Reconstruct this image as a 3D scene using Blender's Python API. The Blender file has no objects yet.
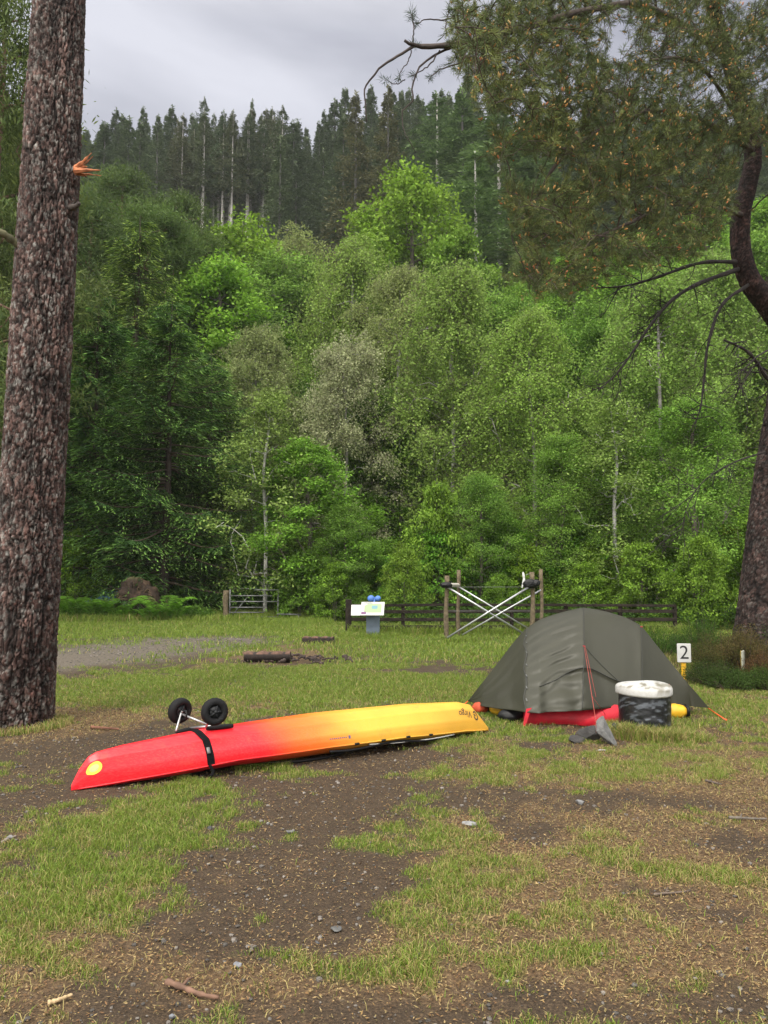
import bpy, math, random
import numpy as np
from mathutils import Vector
R = math.radians
rng = np.random.default_rng(7)
random.seed(7)
COL = bpy.context.scene.collection
F = 770.0; PITCH = math.atan(68/770.0); CAMH = 1.5
cP, sP = math.cos(PITCH), math.sin(PITCH)

# ------------------------------------------------------------------ helpers
def P(px, py, Y):
    """point at forward distance Y seen at a given place of the photograph"""
    u = (512-py)/F; w = cP - sP*u; t = Y/w
    return np.array([(px-384)/F*t, Y, CAMH + (sP+cP*u)*t])
def G(px, py, z=0.0):
    u = (512-py)/F; dz = sP+cP*u; t = (z-CAMH)/dz
    return np.array([(px-384)/F*t, (cP-sP*u)*t, z])

_tab = rng.random((256, 256))
def vn(x, y, s=0):
    x = np.asarray(x, float)+s*17.31; y = np.asarray(y, float)+s*9.77
    ix = np.floor(x).astype(int); iy = np.floor(y).astype(int)
    fx = x-ix; fy = y-iy; fx = fx*fx*(3-2*fx); fy = fy*fy*(3-2*fy)
    a = _tab[ix & 255, iy & 255]; b = _tab[(ix+1) & 255, iy & 255]
    c = _tab[ix & 255, (iy+1) & 255]; d = _tab[(ix+1) & 255, (iy+1) & 255]
    return (a*(1-fx)+b*fx)*(1-fy)+(c*(1-fx)+d*fx)*fy
def fbm(x, y, o=4, s=0):
    v = 0; a = .5; t = 0
    for k in range(o):
        v = v+a*vn(x*2**k, y*2**k, s+k*3); t += a; a *= .55
    return v/t
def sst(a, b, x):
    t = np.clip((x-a)/(b-a), 0, 1); return t*t*(3-2*t)
def worley(u, v, per=None, s=0):
    """distance to nearest and second nearest cell point, and a cell id value"""
    iu = np.floor(u).astype(int); iv = np.floor(v).astype(int)
    d1 = np.full(u.shape, 9.); d2 = np.full(u.shape, 9.); idv = np.zeros(u.shape)
    for a in (-1, 0, 1):
        for b in (-1, 0, 1):
            cu = iu+a; cv = iv+b; hu = cu % per if per else cu
            px = cu+_tab[(hu+s*31) & 255, (cv+s*7) & 255]
            py = cv+_tab[(hu+101+s) & 255, (cv+57) & 255]
            d = np.hypot(px-u, py-v)
            nid = _tab[(hu+13) & 255, (cv+201) & 255]
            m = d < d1
            d2 = np.where(m, d1, np.minimum(d2, d)); idv = np.where(m, nid, idv); d1 = np.where(m, d, d1)
    return d1, d2, idv

class MB:
    def __init__(s): s.V=[]; s.C=[]; s.Q=[]; s.T=[]; s.MQ=[]; s.MT=[]; s.n=0
    def add(s, v, q=None, t=None, col=(1,1,1), mat=0):
        v = np.asarray(v, float).reshape(-1,3); m = len(v)
        c = np.asarray(col, float)
        if c.ndim == 1: c = np.tile(c, (m,1))
        s.V.append(v); s.C.append(c)
        if q is not None and len(q):
            q = np.asarray(q, int).reshape(-1,4); s.Q.append(q+s.n); s.MQ.append(np.full(len(q), mat))
        if t is not None and len(t):
            t = np.asarray(t, int).reshape(-1,3); s.T.append(t+s.n); s.MT.append(np.full(len(t), mat))
        s.n += m
    def mesh(s, name, mats, smooth=False):
        V = np.concatenate(s.V); C = np.concatenate(s.C)
        Q = np.concatenate(s.Q) if s.Q else np.zeros((0,4), int)
        T = np.concatenate(s.T) if s.T else np.zeros((0,3), int)
        M = np.concatenate([*s.MQ, *s.MT])
        me = bpy.data.meshes.new(name)
        me.vertices.add(len(V)); me.vertices.foreach_set('co', V.astype(np.float32).ravel())
        nl = len(Q)*4+len(T)*3; me.loops.add(nl)
        me.loops.foreach_set('vertex_index', np.concatenate([Q.ravel(), T.ravel()]).astype(np.int32))
        me.polygons.add(len(Q)+len(T))
        ls = np.concatenate([np.arange(len(Q))*4, len(Q)*4+np.arange(len(T))*3]).astype(np.int32)
        me.polygons.foreach_set('loop_start', ls)
        me.polygons.foreach_set('material_index', M.astype(np.int32))
        me.polygons.foreach_set('use_smooth', np.full(len(M), smooth))
        me.update(calc_edges=True); me.validate()
        at = me.color_attributes.new('Col', 'FLOAT_COLOR', 'POINT')
        at.data.foreach_set('color', np.hstack([C, np.ones((len(C),1))]).astype(np.float32).ravel())
        for m in (mats if isinstance(mats, (list, tuple)) else [mats]): me.materials.append(m)
        return me
    def obj(s, name, mats, parent=None, smooth=False):
        o = bpy.data.objects.new(name, s.mesh(name, mats, smooth)); COL.objects.link(o)
        if parent is not None:
            o.parent = parent; o.matrix_parent_inverse = parent.matrix_world.inverted()
            l = parent.location
            o.matrix_parent_inverse.identity()
            if getattr(s, 'world', False): o.location = (-l[0], -l[1], -l[2])
        return o

def tag(o, label=None, cat=None, group=None, kind=None):
    if label: o['label'] = label
    if cat: o['category'] = cat
    if group: o['group'] = group
    if kind: o['kind'] = kind
    return o
def thing(name, label, cat, loc=(0,0,0), group=None):
    o = bpy.data.objects.new(name, None); COL.objects.link(o); o.location = tuple(loc); o.empty_display_size = .2
    return tag(o, label, cat, group)
def wpart(mb, name, mats, parent, smooth=False):
    """part whose vertices are given in world coordinates"""
    mb.world = True; return mb.obj(name, mats, parent, smooth)
def copy_tree(o, parent=None):
    c = o.copy(); COL.objects.link(c)
    if parent is not None: c.parent = parent
    for ch in KIDS.get(o.name, []):
        copy_tree(ch, c)
    return c
KIDS = {}

def frames(pts):
    pts = np.asarray(pts, float); n = len(pts)
    T = np.gradient(pts, axis=0) if n > 2 else np.repeat((pts[1]-pts[0])[None], n, 0)
    T /= np.linalg.norm(T, axis=1, keepdims=True)+1e-12
    a = np.array([0,0,1.]) if abs(T[0,2]) < .9 else np.array([1.,0,0])
    N = np.zeros_like(T); v = np.cross(T[0], a); v /= np.linalg.norm(v)
    for i in range(n):
        v = v-T[i]*np.dot(v, T[i]); v /= np.linalg.norm(v)+1e-12; N[i] = v
    return T, N, np.cross(T, N)
def tube(mb, pts, rad, sides=8, col=(1,1,1), mat=0, cap=True, ends=None):
    pts = np.asarray(pts, float); n = len(pts)
    rad = np.broadcast_to(np.asarray(rad, float), (n,))
    T, N, B = frames(pts)
    a = np.arange(sides)/sides*2*np.pi
    v = pts[:,None]+rad[:,None,None]*(np.cos(a)[None,:,None]*N[:,None]+np.sin(a)[None,:,None]*B[:,None])
    i = np.arange(n-1)[:,None]*sides; j = np.arange(sides)[None]; k = (j+1) % sides
    q = np.stack([i+j, i+k, i+sides+k, i+sides+j], -1).reshape(-1,4)
    v = v.reshape(-1,3); t = []
    if cap:
        v = np.vstack([v, pts[0], pts[-1]]); m = n*sides
        t = [(m, (x+1) % sides, x) for x in range(sides)]+[(m+1, (n-1)*sides+x, (n-1)*sides+(x+1) % sides) for x in range(sides)]
    c = np.asarray(col, float)
    if c.ndim == 2:
        c = np.repeat(c, sides, 0)
        if cap: c = np.vstack([c, c[0], c[-1]])
    mb.add(v, q, t, c, mat)
def box(mb, c, sx, sy, sz, col=(1,1,1), mat=0, rot=None, bev=0.0):
    """box with chamfered vertical and horizontal edges, centre c"""
    b = min(bev, sx/3, sy/3, sz/3)
    x, y, z = sx/2, sy/2, sz/2
    prof = [(-z, b), (-z+b, 0), (z-b, 0), (z, b)] if b > 0 else [(-z, 0), (z, 0)]
    V = []
    for zz, ins in prof:
        X, Y = x-ins, y-ins; bb = b if b > 0 else 0
        ring = [(-X+bb,-Y),(X-bb,-Y),(X,-Y+bb),(X,Y-bb),(X-bb,Y),(-X+bb,Y),(-X,Y-bb),(-X,-Y+bb)] if b > 0 else [(-X,-Y),(X,-Y),(X,Y),(-X,Y)]
        V += [(a, d, zz) for a, d in ring]
    m = 8 if b > 0 else 4; V = np.array(V, float); q = []
    for i in range(len(prof)-1):
        for j in range(m): q.append((i*m+j, i*m+(j+1) % m, (i+1)*m+(j+1) % m, (i+1)*m+j))
    t = []
    e = (len(prof)-1)*m
    for j in range(1, m-1): t += [(0, j+1, j), (e, e+j, e+j+1)]
    if rot is not None: V = V @ np.asarray(rot).T
    mb.add(V+np.asarray(c, float), q, t, col, mat)
def rotz(a): c, s = math.cos(a), math.sin(a); return np.array([[c,-s,0],[s,c,0],[0,0,1]])
def rotx(a): c, s = math.cos(a), math.sin(a); return np.array([[1,0,0],[0,c,-s],[0,s,c]])
def roty(a): c, s = math.cos(a), math.sin(a); return np.array([[c,0,s],[0,1,0],[-s,0,c]])
def basis(d):
    d = np.asarray(d, float); d = d/np.linalg.norm(d)
    a = np.array([0,0,1.]) if abs(d[2]) < .95 else np.array([1.,0,0])
    x = np.cross(a, d); x /= np.linalg.norm(x); return np.stack([x, np.cross(d, x), d], 1)
def grid_faces(n, m, wrap=False):
    i = np.arange(n-1)[:,None]; j = np.arange(m if wrap else m-1)[None]; k = (j+1) % m
    return np.stack([i*m+j, i*m+k, (i+1)*m+k, (i+1)*m+j], -1).reshape(-1,4)
def leaves(mb, p, d, nrm, L, W, col, mat=0, fold=0.0):
    n = len(p); d = d/(np.linalg.norm(d, axis=1, keepdims=True)+1e-9)
    s = np.cross(d, nrm); s /= (np.linalg.norm(s, axis=1, keepdims=True)+1e-9)
    L = np.broadcast_to(L, (n,))[:,None]; W = np.broadcast_to(W, (n,))[:,None]
    v = np.stack([p, p+d*L*.45+s*W*.5, p+d*L, p+d*L*.45-s*W*.5], 1).reshape(-1,3)
    mb.add(v, np.arange(n*4).reshape(-1,4), None, np.repeat(np.broadcast_to(col, (n,3)), 4, 0), mat)
def rnd(n): v = rng.normal(size=(n,3)); return v/np.linalg.norm(v, axis=1, keepdims=True)
def spline(pts, n):
    pts = np.asarray(pts, float); m = len(pts)
    if m < 3: return np.array([pts[0]+(pts[-1]-pts[0])*t for t in np.linspace(0,1,n)])
    q = np.vstack([2*pts[0]-pts[1], pts, 2*pts[-1]-pts[-2]]); out = []
    for u in np.linspace(0, m-1, n):
        i = min(int(u), m-2); t = u-i; a,b,c,d = q[i:i+4]
        out.append(.5*((2*b)+(-a+c)*t+(2*a-5*b+4*c-d)*t*t+(-a+3*b-3*c+d)*t**3))
    return np.array(out)

# ------------------------------------------------------------------ materials
def mat(name, base=(.5,.5,.5), rough=.8, attr=False, objcol=False, metal=0, spec=.5, noise=None, bump=None, transl=0, sheen=0, randv=0):
    m = bpy.data.materials.new(name); m.use_nodes = True; nt = m.node_tree; N = nt.nodes; Lk = nt.links
    b = N['Principled BSDF']; b.inputs['Roughness'].default_value = rough; b.inputs['Metallic'].default_value = metal
    b.inputs['Specular IOR Level'].default_value = spec
    if sheen: b.inputs['Sheen Weight'].default_value = sheen
    rgb = N.new('ShaderNodeRGB'); rgb.outputs[0].default_value = (*base, 1); cur = rgb.outputs[0]
    def mul(a, c, f=1, mode='MULTIPLY'):
        x = N.new('ShaderNodeMix'); x.data_type = 'RGBA'; x.blend_type = mode; x.inputs[0].default_value = f
        Lk.new(a, x.inputs[6]); Lk.new(c, x.inputs[7]); return x.outputs[2]
    if attr:
        a = N.new('ShaderNodeAttribute'); a.attribute_name = 'Col'; cur = mul(cur, a.outputs['Color'])
    if objcol:
        oi = N.new('ShaderNodeObjectInfo'); cur = mul(cur, oi.outputs['Color'])
    tc = N.new('ShaderNodeTexCoord')
    if noise:
        sc, lo, hi, det = noise
        nz = N.new('ShaderNodeTexNoise'); nz.inputs['Scale'].default_value = sc; nz.inputs['Detail'].default_value = det
        Lk.new(tc.outputs['Object'], nz.inputs['Vector'])
        cr = N.new('ShaderNodeValToRGB'); cr.color_ramp.elements[0].position = .3; cr.color_ramp.elements[1].position = .7
        cr.color_ramp.elements[0].color = (*lo, 1); cr.color_ramp.elements[1].color = (*hi, 1)
        Lk.new(nz.outputs['Fac'], cr.inputs[0]); cur = mul(cur, cr.outputs[0])
    Lk.new(cur, b.inputs['Base Color'])
    if bump:
        sc, st, det = bump
        nb = N.new('ShaderNodeTexNoise'); nb.inputs['Scale'].default_value = sc; nb.inputs['Detail'].default_value = det
        Lk.new(tc.outputs['Object'], nb.inputs['Vector'])
        bp = N.new('ShaderNodeBump'); bp.inputs['Strength'].default_value = st; bp.inputs['Distance'].default_value = .01
        Lk.new(nb.outputs['Fac'], bp.inputs['Height']); Lk.new(bp.outputs[0], b.inputs['Normal'])
    if transl:
        tr = N.new('ShaderNodeBsdfTranslucent'); Lk.new(cur, tr.inputs['Color'])
        mx = N.new('ShaderNodeMixShader'); mx.inputs[0].default_value = transl
        Lk.new(b.outputs[0], mx.inputs[1]); Lk.new(tr.outputs[0], mx.inputs[2])
        Lk.new(mx.outputs[0], N['Material Output'].inputs[0])
    return m
M = dict(
    leaf = mat('leaf', (1,1,1), .55, attr=True, objcol=True, transl=.4, spec=.12),
    needle = mat('needle', (1,1,1), .6, attr=True, objcol=True, transl=.2, spec=.2),
    bark = mat('bark', (1,1,1), .9, attr=True, noise=(9,(.6,.6,.6),(1.3,1.3,1.3),6), bump=(40,.5,5)),
    bigbark = mat('plated_bark', (1,1,1), .85, attr=True, noise=(30,(.6,.58,.56),(1.35,1.35,1.35),6), bump=(60,.8,6), spec=.3),
    grass = mat('grass_blade', (1,1,1), .5, attr=True, transl=.3, spec=.3),
    litter = mat('litter', (1,1,1), .85, attr=True, spec=.2),
    stone = mat('stone', (1,1,1), .8, attr=True, noise=(25,(.65,.65,.66),(1.25,1.25,1.25),6), bump=(60,.6,5)),
    rubber = mat('black_rubber', (.008,.008,.009), .75, spec=.25, bump=(80,.3,3)),
    plastic = mat('black_plastic', (.008,.008,.009), .5, spec=.3),
    web = mat('webbing', (.006,.006,.007), .9, spec=.15, bump=(300,.5,2)),
    alu = mat('aluminium', (.5,.51,.52), .42, metal=.85, noise=(12,(.8,.8,.8),(1.1,1.1,1.1),4)),
    galv = mat('galvanised_steel', (.2,.205,.2), .55, metal=.5, noise=(10,(.6,.6,.6),(1.2,1.2,1.2),5)),
    wood = mat('weathered_wood', (.14,.108,.065), .9, noise=(14,(.5,.5,.5),(1.4,1.4,1.4),7), bump=(50,.6,5)),
    darkwood = mat('dark_creosoted_wood', (.022,.017,.013), .9, spec=.2, noise=(8,(.5,.5,.5),(1.7,1.7,1.7),6), bump=(40,.6,5)),
    white = mat('white_paint', (.62,.62,.60), .5, noise=(6,(.85,.85,.84),(1.05,1.05,1.05),5)),
    yellow = mat('yellow_paint', (.75,.42,.02), .5, noise=(7,(.8,.8,.8),(1.1,1.1,1.1),4)),
    black = mat('black_ink', (.012,.012,.012), .5),
    grey = mat('bluegrey_paint', (.13,.17,.22), .6, noise=(5,(.8,.8,.8),(1.15,1.15,1.15),4)),
    blue = mat('blue_sheet', (.09,.22,.62), .5, noise=(5,(.7,.7,.7),(1.2,1.2,1.2),4)),
    red = mat('red_fabric', (.6,.012,.03), .6, noise=(7,(.7,.7,.7),(1.15,1.15,1.15),4), bump=(18,.6,3)),
    orange = mat('orange_plastic', (.8,.1,.02), .45),
    attr = mat('painted', (1,1,1), .6, attr=True),
)

# ------------------------------------------------------------------ terrain
def terrain(x, y):
    x = np.asarray(x, float); y = np.asarray(y, float)
    ys = 31-6*sst(-5, 3, x)
    t = y-ys
    z = np.interp(t, [-50,0,15,30,96,130,300,900], [0,0,2.6,10,59,70,78,70])
    z = z*(1+.06*(fbm(x*.03+9, y*.03, 3, 4)-.5))
    hill = sst(5, 60, t)
    z = z+hill*5*(fbm(x*.02, y*.02+5, 3, 6)-.5)
    z = z-hill*np.clip(x-20, 0, 200)*.10
    flat = 1-sst(0, 8, t)
    z = z+flat*(.10*(fbm(x*.35, y*.35, 3, 1)-.5)*sst(3, 9, y)+.015*(fbm(x*3, y*3, 3, 2)-.5))
    # mossy mound at the foot of the right pine, low bank behind the numbered board
    z = z+.42*np.exp(-(((x-6.05)/.85)**2+((y-12.3)/1.0)**2)**1.5)
    z = z+.14*np.exp(-(((x-4.6)/1.2)**2+((y-13.6)/.9)**2))
    return z
PATCH = [ # photo ellipse -> ground ellipse: px,py,rx,ry, grass, straw, gravel
 (90,850,110,50,.95,0,0),(200,812,120,28,.9,0,0),(330,778,110,12,.7,0,0),(20,925,60,35,.45,.1,0),(140,905,60,25,.4,0,0),
 (440,825,55,50,1.0,0,0),(440,900,45,45,.8,.1,0),(420,950,40,30,.35,.2,0),(540,958,70,14,.6,0,0),(380,985,60,14,.2,0,0),
 (270,690,230,17,.95,0,0),(450,650,260,9,1.0,0,0),(300,673,210,9,.8,0,0),(430,690,90,20,.7,0,0),(100,690,80,14,.6,0,0),
 (480,752,70,14,.8,0,0),(560,765,100,14,.6,.1,0),(640,738,100,11,.65,.1,0),(730,700,60,22,.8,0,0),(560,880,60,20,.25,.2,0),
 (650,860,80,10,.4,.3,0),(640,780,120,14,.5,.2,0),(720,815,60,12,.5,.1,0),(560,850,70,16,.45,.2,0),(700,880,70,10,.4,.2,0),(600,910,90,12,.35,.1,0),(350,850,30,10,.5,0,0),(100,975,80,16,.35,0,0),(270,905,30,10,.4,.2,0),(90,625,130,7,1.1,0,0),(380,628,160,7,1.1,0,0),(560,780,90,10,.4,.3,0),
 (390,762,70,17,-1.7,-.3,0),(310,808,110,24,-1.6,-.4,0),(240,860,75,26,-1.0,-.2,0),(330,900,80,40,-1.1,-.25,0),(400,800,50,16,-1.2,-.3,0),
 (220,935,60,20,-.9,-.1,0),(30,792,65,14,-1.0,-.3,0),(150,737,90,13,-1.6,-.3,0),(50,757,75,16,-1.2,-.3,0),(120,790,40,14,-.6,-.2,0),
 (640,803,75,11,-1.3,-.6,0),(745,852,50,16,-1.2,-.6,0),(530,832,40,12,-.9,-.4,0),(620,885,60,9,-.7,-.5,0),(500,790,40,8,-.8,-.3,0),
 (700,910,60,12,-.5,-.5,0),(380,1005,300,20,-.35,-.15,0),(640,1005,200,22,-.4,-.1,0),(530,735,60,8,-.3,-.2,0),(540,748,30,6,-.7,-.4,0),
 (450,671,65,5,-1.9,-.3,.3),(300,659,45,5,-1.5,.4,0),(320,648,60,7,-1.0,.9,0),(270,655,40,6,-.8,.9,0),
 (140,648,100,12,-1.5,-.3,1.0),(50,662,60,10,-1.2,-.2,.9),(230,640,60,5,-.9,0,.5),
 (640,850,150,60,-.25,.7,0),(720,780,80,50,-.1,.6,0),(640,925,150,40,-.2,.4,0),(300,975,260,25,-.2,.35,0),(60,960,100,40,0,.35,0),
 (30,722,70,16,-.9,1.0,0),(120,722,50,8,-.4,.7,0),(590,705,160,10,0,.2,0),(480,930,60,40,-.1,.4,0),(700,665,60,9,-.4,1.0,0),
]
_pw = []
for (a,b,c,d,g1,s1,k1) in PATCH:
    q = G(a,b); q1 = G(a,b-d); q2 = G(a,b+d)
    _pw.append((q[0], q[1], c*q[1]/F, abs(q1[1]-q2[1])/2, g1, s1, k1))
def fields(x, y):
    """grass, straw and gravel cover of the ground at world x, y"""
    x = np.asarray(x, float); y = np.asarray(y, float)
    wx = x+.35*(fbm(x*1.3, y*1.3, 3, 11)-.5)*np.clip(y/5, .5, 2); wy = y+.5*(fbm(x*1.3+7, y*1.3, 3, 12)-.5)*np.clip(y/5, .5, 3)
    g = .27+.75*sst(11, 19, y); s = .22*(1-sst(9, 14, y))+.05; k = np.zeros_like(x)
    for (cx,cy,rx,ry,dg,ds,dk) in _pw:
        f = np.exp(-(((wx-cx)/rx)**2+((wy-cy)/ry)**2)*.9)
        g = g+(dg if dg > 0 else .8*dg)*f; s = s+(ds if ds > 0 else 1.6*ds)*f; k = k+dk*f
    n1 = fbm(x*1.7, y*1.7, 4, 21)-.5; n2 = fbm(x*7, y*7, 4, 25)-.5; n3 = fbm(x*2.2+30, y*1.6, 4, 29)-.5
    g = sst(-.1, 1.0, g*.85+.05+2.0*n1+2.6*n2); s = sst(0, .8, s+1.2*n3+1.0*(fbm(x*9, y*9, 3, 33)-.5)); k = sst(.2, .8, k+.4*n2)
    behind = sst(1.5, -2, y)
    return g*(1-.3*behind), s, k

def axis_pts(lo, hi, dens):
    out = [lo]
    while out[-1] < hi: out.append(out[-1]+dens(out[-1]))
    return np.array(out)
ys_ = axis_pts(-60, 520, lambda v: .03 if 2.2 < v < 5 else (.045 if 5 <= v < 10 else (.1 if 10 <= v < 34 else (.3 if (34 <= v < 45 or -1 < v <= 2.2) else max(.5, abs(v-20)*.05)))))
xs_ = axis_pts(0, 420, lambda v: .035 if v < 3.2 else (.06 if v < 6.5 else (.18 if v < 18 else max(.4, v*.06))))
xs_ = np.concatenate([-xs_[:0:-1], xs_])
X, Y = np.meshgrid(xs_, ys_)
Z = terrain(X, Y)
g_, s_, k_ = fields(X, Y)
near = sst(14, 6, Y)
Z2 = Z+near*(.014*(fbm(X*9, Y*9, 3, 41)-.5)+.008*(vn(X*30, Y*30, 5)-.5))*(1-.4*g_)
mb = MB(); mb.add(np.stack([X, Y, Z2], -1).reshape(-1,3), grid_faces(len(ys_), len(xs_)), None, np.stack([g_, s_, k_], -1).reshape(-1,3))

def ground_material():
    m = bpy.data.materials.new('ground'); m.use_nodes = True; nt = m.node_tree; N = nt.nodes; Lk = nt.links
    b = N['Principled BSDF']; b.inputs['Roughness'].default_value = .9; b.inputs['Specular IOR Level'].default_value = .25
    tc = N.new('ShaderNodeTexCoord'); at = N.new('ShaderNodeAttribute'); at.attribute_name = 'Col'
    sp = N.new('ShaderNodeSeparateColor'); Lk.new(at.outputs['Color'], sp.inputs[0])
    def noise(sc, det=5, rough=.6):
        n = N.new('ShaderNodeTexNoise'); n.inputs['Scale'].default_value = sc; n.inputs['Detail'].default_value = det; n.inputs['Roughness'].default_value = rough
        Lk.new(tc.outputs['Object'], n.inputs['Vector']); return n.outputs['Fac']
    def ramp(f, stops):
        r = N.new('ShaderNodeValToRGB'); e = r.color_ramp.elements
        while len(e) < len(stops): e.new(.5)
        for i, (p_, c_) in enumerate(stops): e[i].position = p_; e[i].color = (*c_, 1)
        Lk.new(f, r.inputs[0]); return r.outputs[0]
    def mix(f, a, c, mode='MIX'):
        x = N.new('ShaderNodeMix'); x.data_type = 'RGBA'; x.blend_type = mode
        if isinstance(f, float): x.inputs[0].default_value = f
        else: Lk.new(f, x.inputs[0])
        Lk.new(a, x.inputs[6]); Lk.new(c, x.inputs[7]); return x.outputs[2]
    def math_(op, a, c, clamp=False):
        x = N.new('ShaderNodeMath'); x.operation = op; x.use_clamp = clamp
        for i, v in enumerate((a, c)):
            if isinstance(v, (int, float)): x.inputs[i].default_value = v
            else: Lk.new(v, x.inputs[i])
        return x.outputs[0]
    fine = noise(95, 5, .7); mid = noise(14, 6); cell = N.new('ShaderNodeTexVoronoi'); cell.inputs['Scale'].default_value = 70
    Lk.new(tc.outputs['Object'], cell.inputs['Vector'])
    c2 = N.new('ShaderNodeTexVoronoi'); c2.inputs['Scale'].default_value = 28; Lk.new(tc.outputs['Object'], c2.inputs['Vector'])
    soil = mix(fine, ramp(mid, [(.3,(.028,.019,.012)),(.7,(.078,.055,.035))]), ramp(fine, [(.35,(.02,.014,.010)),(.6,(.078,.055,.035)),(.75,(.19,.14,.09))]))
    bits = ramp(cell.outputs['Color'], [(.0,(.05,.03,.02)),(.5,(.15,.095,.05)),(.85,(.28,.19,.10)),(1,(.36,.30,.22))])
    straw = mix(.5, bits, ramp(fine, [(.3,(.04,.026,.015)),(.7,(.19,.12,.062))]))
    gr = ramp(fine, [(.3,(.03,.045,.01)),(.55,(.09,.12,.025)),(.75,(.19,.21,.06))])
    grv = mix(.6, ramp(c2.outputs['Color'], [(0,(.035,.03,.018)),(.6,(.105,.09,.06)),(1,(.24,.21,.16))]), ramp(fine, [(.3,(.06,.05,.04)),(.7,(.25,.22,.19))]))
    fs = math_('MULTIPLY', math_('ADD', sp.outputs[1], math_('MULTIPLY', math_('SUBTRACT', fine, .5), 2.2), True), .8, True)
    fg = math_('ADD', sp.outputs[0], math_('MULTIPLY', math_('SUBTRACT', fine, .5), 1.6), True)
    cur = mix(fs, soil, straw); cur = mix(math_('MULTIPLY', sp.outputs[2], .75), cur, grv); cur = mix(math_('MULTIPLY', math_('MULTIPLY', fg, sp.outputs[0], True), .8), cur, gr)
    Lk.new(cur, b.inputs['Base Color'])
    h = math_('ADD', math_('MULTIPLY', fine, .7), math_('MULTIPLY', cell.outputs['Distance'], .5))
    bp = N.new('ShaderNodeBump'); bp.inputs['Strength'].default_value = .9; bp.inputs['Distance'].default_value = .012
    Lk.new(h, bp.inputs['Height']); Lk.new(bp.outputs[0], b.inputs['Normal'])
    return m
tag(mb.obj('ground', ground_material(), None, True), 'campsite ground of grass, bare earth and needle litter rising into a wooded hill', None, None, 'structure')

# ------------------------------------------------------------------ grass, litter, pebbles (stuff)
def scatter(n, y0, y1, power=1.0, margin=1.15):
    u = rng.random(n); y = (y0**(power)+(y1**power-y0**power)*u)**(1/power) if power else y0*(y1/y0)**u
    x = (rng.random(n)*2-1)*(y*.5*margin+.4)
    return x, y
KEEP_OUT = [] # (x, y, r) where no grass grows
def blade_mesh(mb, x, y, h, w, col, lean=.45, seg=True):
    n = len(x); z = terrain(x, y)-.004
    p = np.stack([x, y, z], 1); az = rng.random(n)*2*np.pi
    sd = np.stack([np.cos(az), np.sin(az), np.zeros(n)], 1)
    bend = rnd(n)*lean; bend[:,2] = 0
    h = h[:,None]; w = np.broadcast_to(w, (n,))[:,None]
    mid_ = p+np.array([0,0,1.])*h*.6+bend*h*.35; tip = p+np.array([0,0,1.])*h*(1-.3*np.linalg.norm(bend, axis=1)[:,None])+bend*h*1.1
    v = np.stack([p-sd*w/2, p+sd*w/2, mid_+sd*w*.4, mid_-sd*w*.4, tip], 1).reshape(-1,3)
    i = np.arange(n)[:,None]*5
    c = np.repeat(col, 5, 0)
    mb.add(v, i+np.array([[0,1,2,3]]), i+np.array([[3,2,4]]), c)
def grass_cols(n, dry):
    a = np.array([.12,.205,.025]); b = np.array([.24,.30,.05]); c = np.array([.36,.30,.12])
    t = rng.random((n,1)); k = (rng.random((n,1)) < dry[:,None]*1.0)
    return np.where(k, c*(.7+.6*rng.random((n,1))), a*(1-t)+b*t)*(.75+.5*rng.random((n,1)))
mb = MB()
for (n, y0, y1, pw, hh, ww, thr) in [(700000, 2.4, 7.5, 1.3, .033, .0034, .10), (420000, 7.5, 14, 1.4, .042, .0065, .12), (260000, 14, 34, 1.2, .075, .016, .14)]:
    x, y = scatter(n, y0, y1, pw)
    g, s, k = fields(x, y); tuf = vn(x*11, y*11, 3)
    m = rng.random(n) < np.clip((g-thr)*1.0+.05*(vn(x*3,y*3,9) > .5), 0, 1)*(.2+1.0*tuf)*(1-.5*k)
    ys = 31-6*sst(-5, 3, x); m &= y < ys+3
    x, y, g, s = x[m], y[m], g[m], s[m]
    lush = fbm(x*.9, y*.9, 3, 55)
    h = hh*(.45+.9*rng.random(len(x)))*(.55+.7*g)*(.7+.7*lush)
    dry = np.clip(.12+.55*s*(1-g*.6)+.5*(1-g)*.6, 0, .8)*(1-.6*sst(13, 18, y))
    blade_mesh(mb, x, y, h, ww*(.7+.6*rng.random(len(x))), grass_cols(len(x), dry), .7)
# sparse dry blades everywhere on the litter
x, y = scatter(60000, 2.4, 12, 1.2); g, s, k = fields(x, y); m = rng.random(len(x)) < s*.6*(1-k); x, y = x[m], y[m]
blade_mesh(mb, x, y, .02+.03*rng.random(len(x)), .004, grass_cols(len(x), np.full(len(x), .8)), 1.1)
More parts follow.
